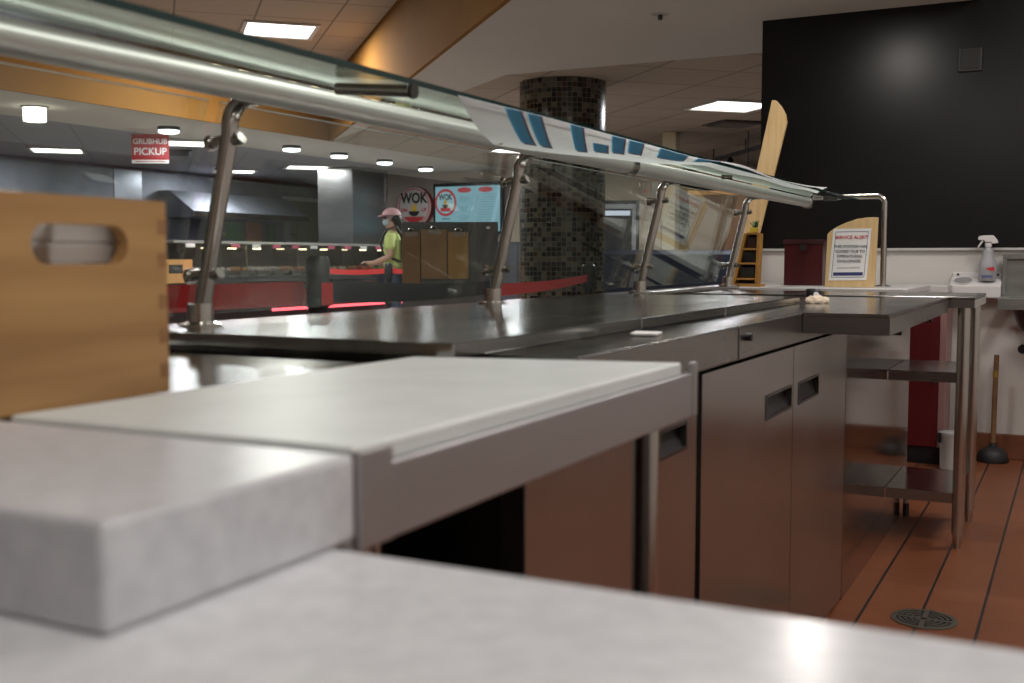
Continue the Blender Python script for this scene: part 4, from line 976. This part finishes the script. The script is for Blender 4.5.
t = thing('glass_cooler', 'dark upright cooler with a pale frame beyond the column', 'cooler', (-4.75, 11.1, 0), .45)
fin('cabinet', bx((-.55, -.3, 0), (.5, .3, 1.62)), mat('cooler_dark', (.03, .032, .035), .4), t, bev=.01)
bm = bmesh.new()
for a, b in (((.0, .95), (.05, 1.58)), ((.42, .95), (.46, 1.58)), ((.05, 1.53), (.42, 1.58))): box(bm, (a[0], -.325, a[1]), (b[0], -.3005, b[1]))
fin('door_frame', bm, mat('pale_frame', (.45, .47, .5), .4), t)
fin('header_light', bx((.08, -.32, 1.46), (.40, -.305, 1.51)), emit('cooler_glow', (.8, .85, 1), .8), t)
t = thing('drink_shelf', 'brown shelf unit with a yellow bin between the third post and the pillar', 'shelf unit', (-3.75, 11.6, 0), .35)
fin('carcass', bx((-.35, -.02, 0), (.35, .3, 1.42)), mat('shelf_brown', (.09, .04, .025), .5), t)
for z in (.6, .95, 1.2): fin('shelf', bx((-.34, -.22, z), (.34, -.0205, z+.02)), mat('shelf_wood', (.16, .07, .04), .5), t)
tag(fin('yellow_bin', bx((-3.9, 11.28, .972), (-3.55, 11.42, 1.10)), mat('yellow_plastic', (.55, .35, .03), .5), bev=.01), 'yellow bin on the brown shelf unit beyond the glass', 'bin')
for k, cc in enumerate([(.25, .03, .03), (.2, .18, .12), (.3, .08, .03)]): 
    g = thing('bottle', ['red bottle at the left of the brown shelf unit', 'pale bottle in the middle of the brown shelf unit', 'orange bottle at the right of the brown shelf unit'][k], 'bottle', (-3.95+.17*k, 11.40+.05*k, 1.2205), 0, 'bottles on the brown shelf unit')
    fin('glass', lt([(.03, 0), (.032, .1), (.012, .14), (.012, .16)], seg=16), mat('bottle_c', cc, .3), g, True); fin('cap', lt([(.014, .1605), (.014, .175)], seg=12), BLACKPL, g)
# small orange tapered display rack standing on the far counter
t = thing('display_rack', 'small orange wooden tapered display rack on the far counter beside the black wall', 'rack', (-1.345, 4.93, .8755))
OW = noisy('orange_wood', (.36, .17, .035), (.44, .22, .05), 25, .5)
xc = lambda z: -.006+.030*(z/.24); hw = lambda z: .052-.022*(z/.24)
for s_ in (1, -1):
    fin('side_rail', pm([(xc(0)+s_*hw(0)-.006, 0, .012), (xc(0)+s_*hw(0)+.006, 0, .012), (xc(.24)+s_*hw(.24)+.006, 0, .24), (xc(.24)+s_*hw(.24)-.006, 0, .24)], (0, .06, 0)), OW, t)
for z in (.03, .10, .165, .235): fin('shelf', bx((xc(z)-hw(z)+.006, .001, z), (xc(z)+hw(z)-.006, .055, z+.009)), OW, t)
fin('backing', pm([(xc(0)-hw(0), .0605, .012), (xc(0)+hw(0), .0605, .012), (xc(.24)+hw(.24), .0605, .24), (xc(.24)-hw(.24), .0605, .24)], (0, .004, 0)), mat('rack_back', (.025, .017, .015), .6), t)
fin('base', bx((-.075, -.02, 0), (.07, .07, .0115)), OW, t)
for k, z in enumerate((.045, .115, .18)):
    g = thing('dark_packet', ['dark packet on the bottom shelf of the small orange rack', 'dark packet on the middle shelf of the small orange rack', 'dark red packet on the top shelf of the small orange rack'][k], 'packet', (-1.345+xc(z), 4.955, .8755+z-.0055))
    w_ = hw(z+.05)-.010
    fin('pouch', bx((-w_, -.008, 0), (w_, .008, .045)), mat('packet', [(.03, .025, .022), (.02, .018, .018), (.06, .02, .015)][k], .5), g, bev=.004); fin('seal', bx((-w_, -.002, .0452), (w_, .002, .049)), DARKSTEEL, g)
tag(fin('yellow_tag', bx((-1.335, 4.94, 1.1205), (-1.30, 4.945, 1.142)), mat('yellow_card', (.7, .55, .05), .5)), 'small yellow tag on top of the small orange display rack', 'tag')
t = thing('potted_plant', 'tiny green potted plant on top of the small orange display rack', 'plant', (-1.316, 4.968, 1.1205))
fin('pot', lt([(.010, 0), (.014, .016)], seg=16), mat('pot_dark', (.05, .02, .015), .5), t, True)
bm = bmesh.new()
for k in range(16):
    a = k*2.4; r = .008+.014*random.random(); z = .018+.03*random.random()
    prism(bm, [(0, 0, .016), (r*math.cos(a-.35), r*math.sin(a-.35), z), (1.4*r*math.cos(a), 1.4*r*math.sin(a), z+.006), (r*math.cos(a+.35), r*math.sin(a+.35), z)], (0, 0, .0015))
fin('leaves', bm, mat('leaf', (.03, .10, .02), .5), t)
t = thing('wood_screen', 'orange brown wooden screen wall far beyond the counter, between the pillar and the black wall', 'partition', (-2.9, 10.6, 0), .5)
fin('panel', bx((-.55, 0, 0), (.75, .06, 1.62)), noisy('screen_wood', (.11, .055, .025), (.14, .075, .03), 3, .5, 0, (6, 1, 1)), t); fin('cap_rail', bx((-.57, -.01, 1.6205), (.77, .07, 1.66)), OW, t)
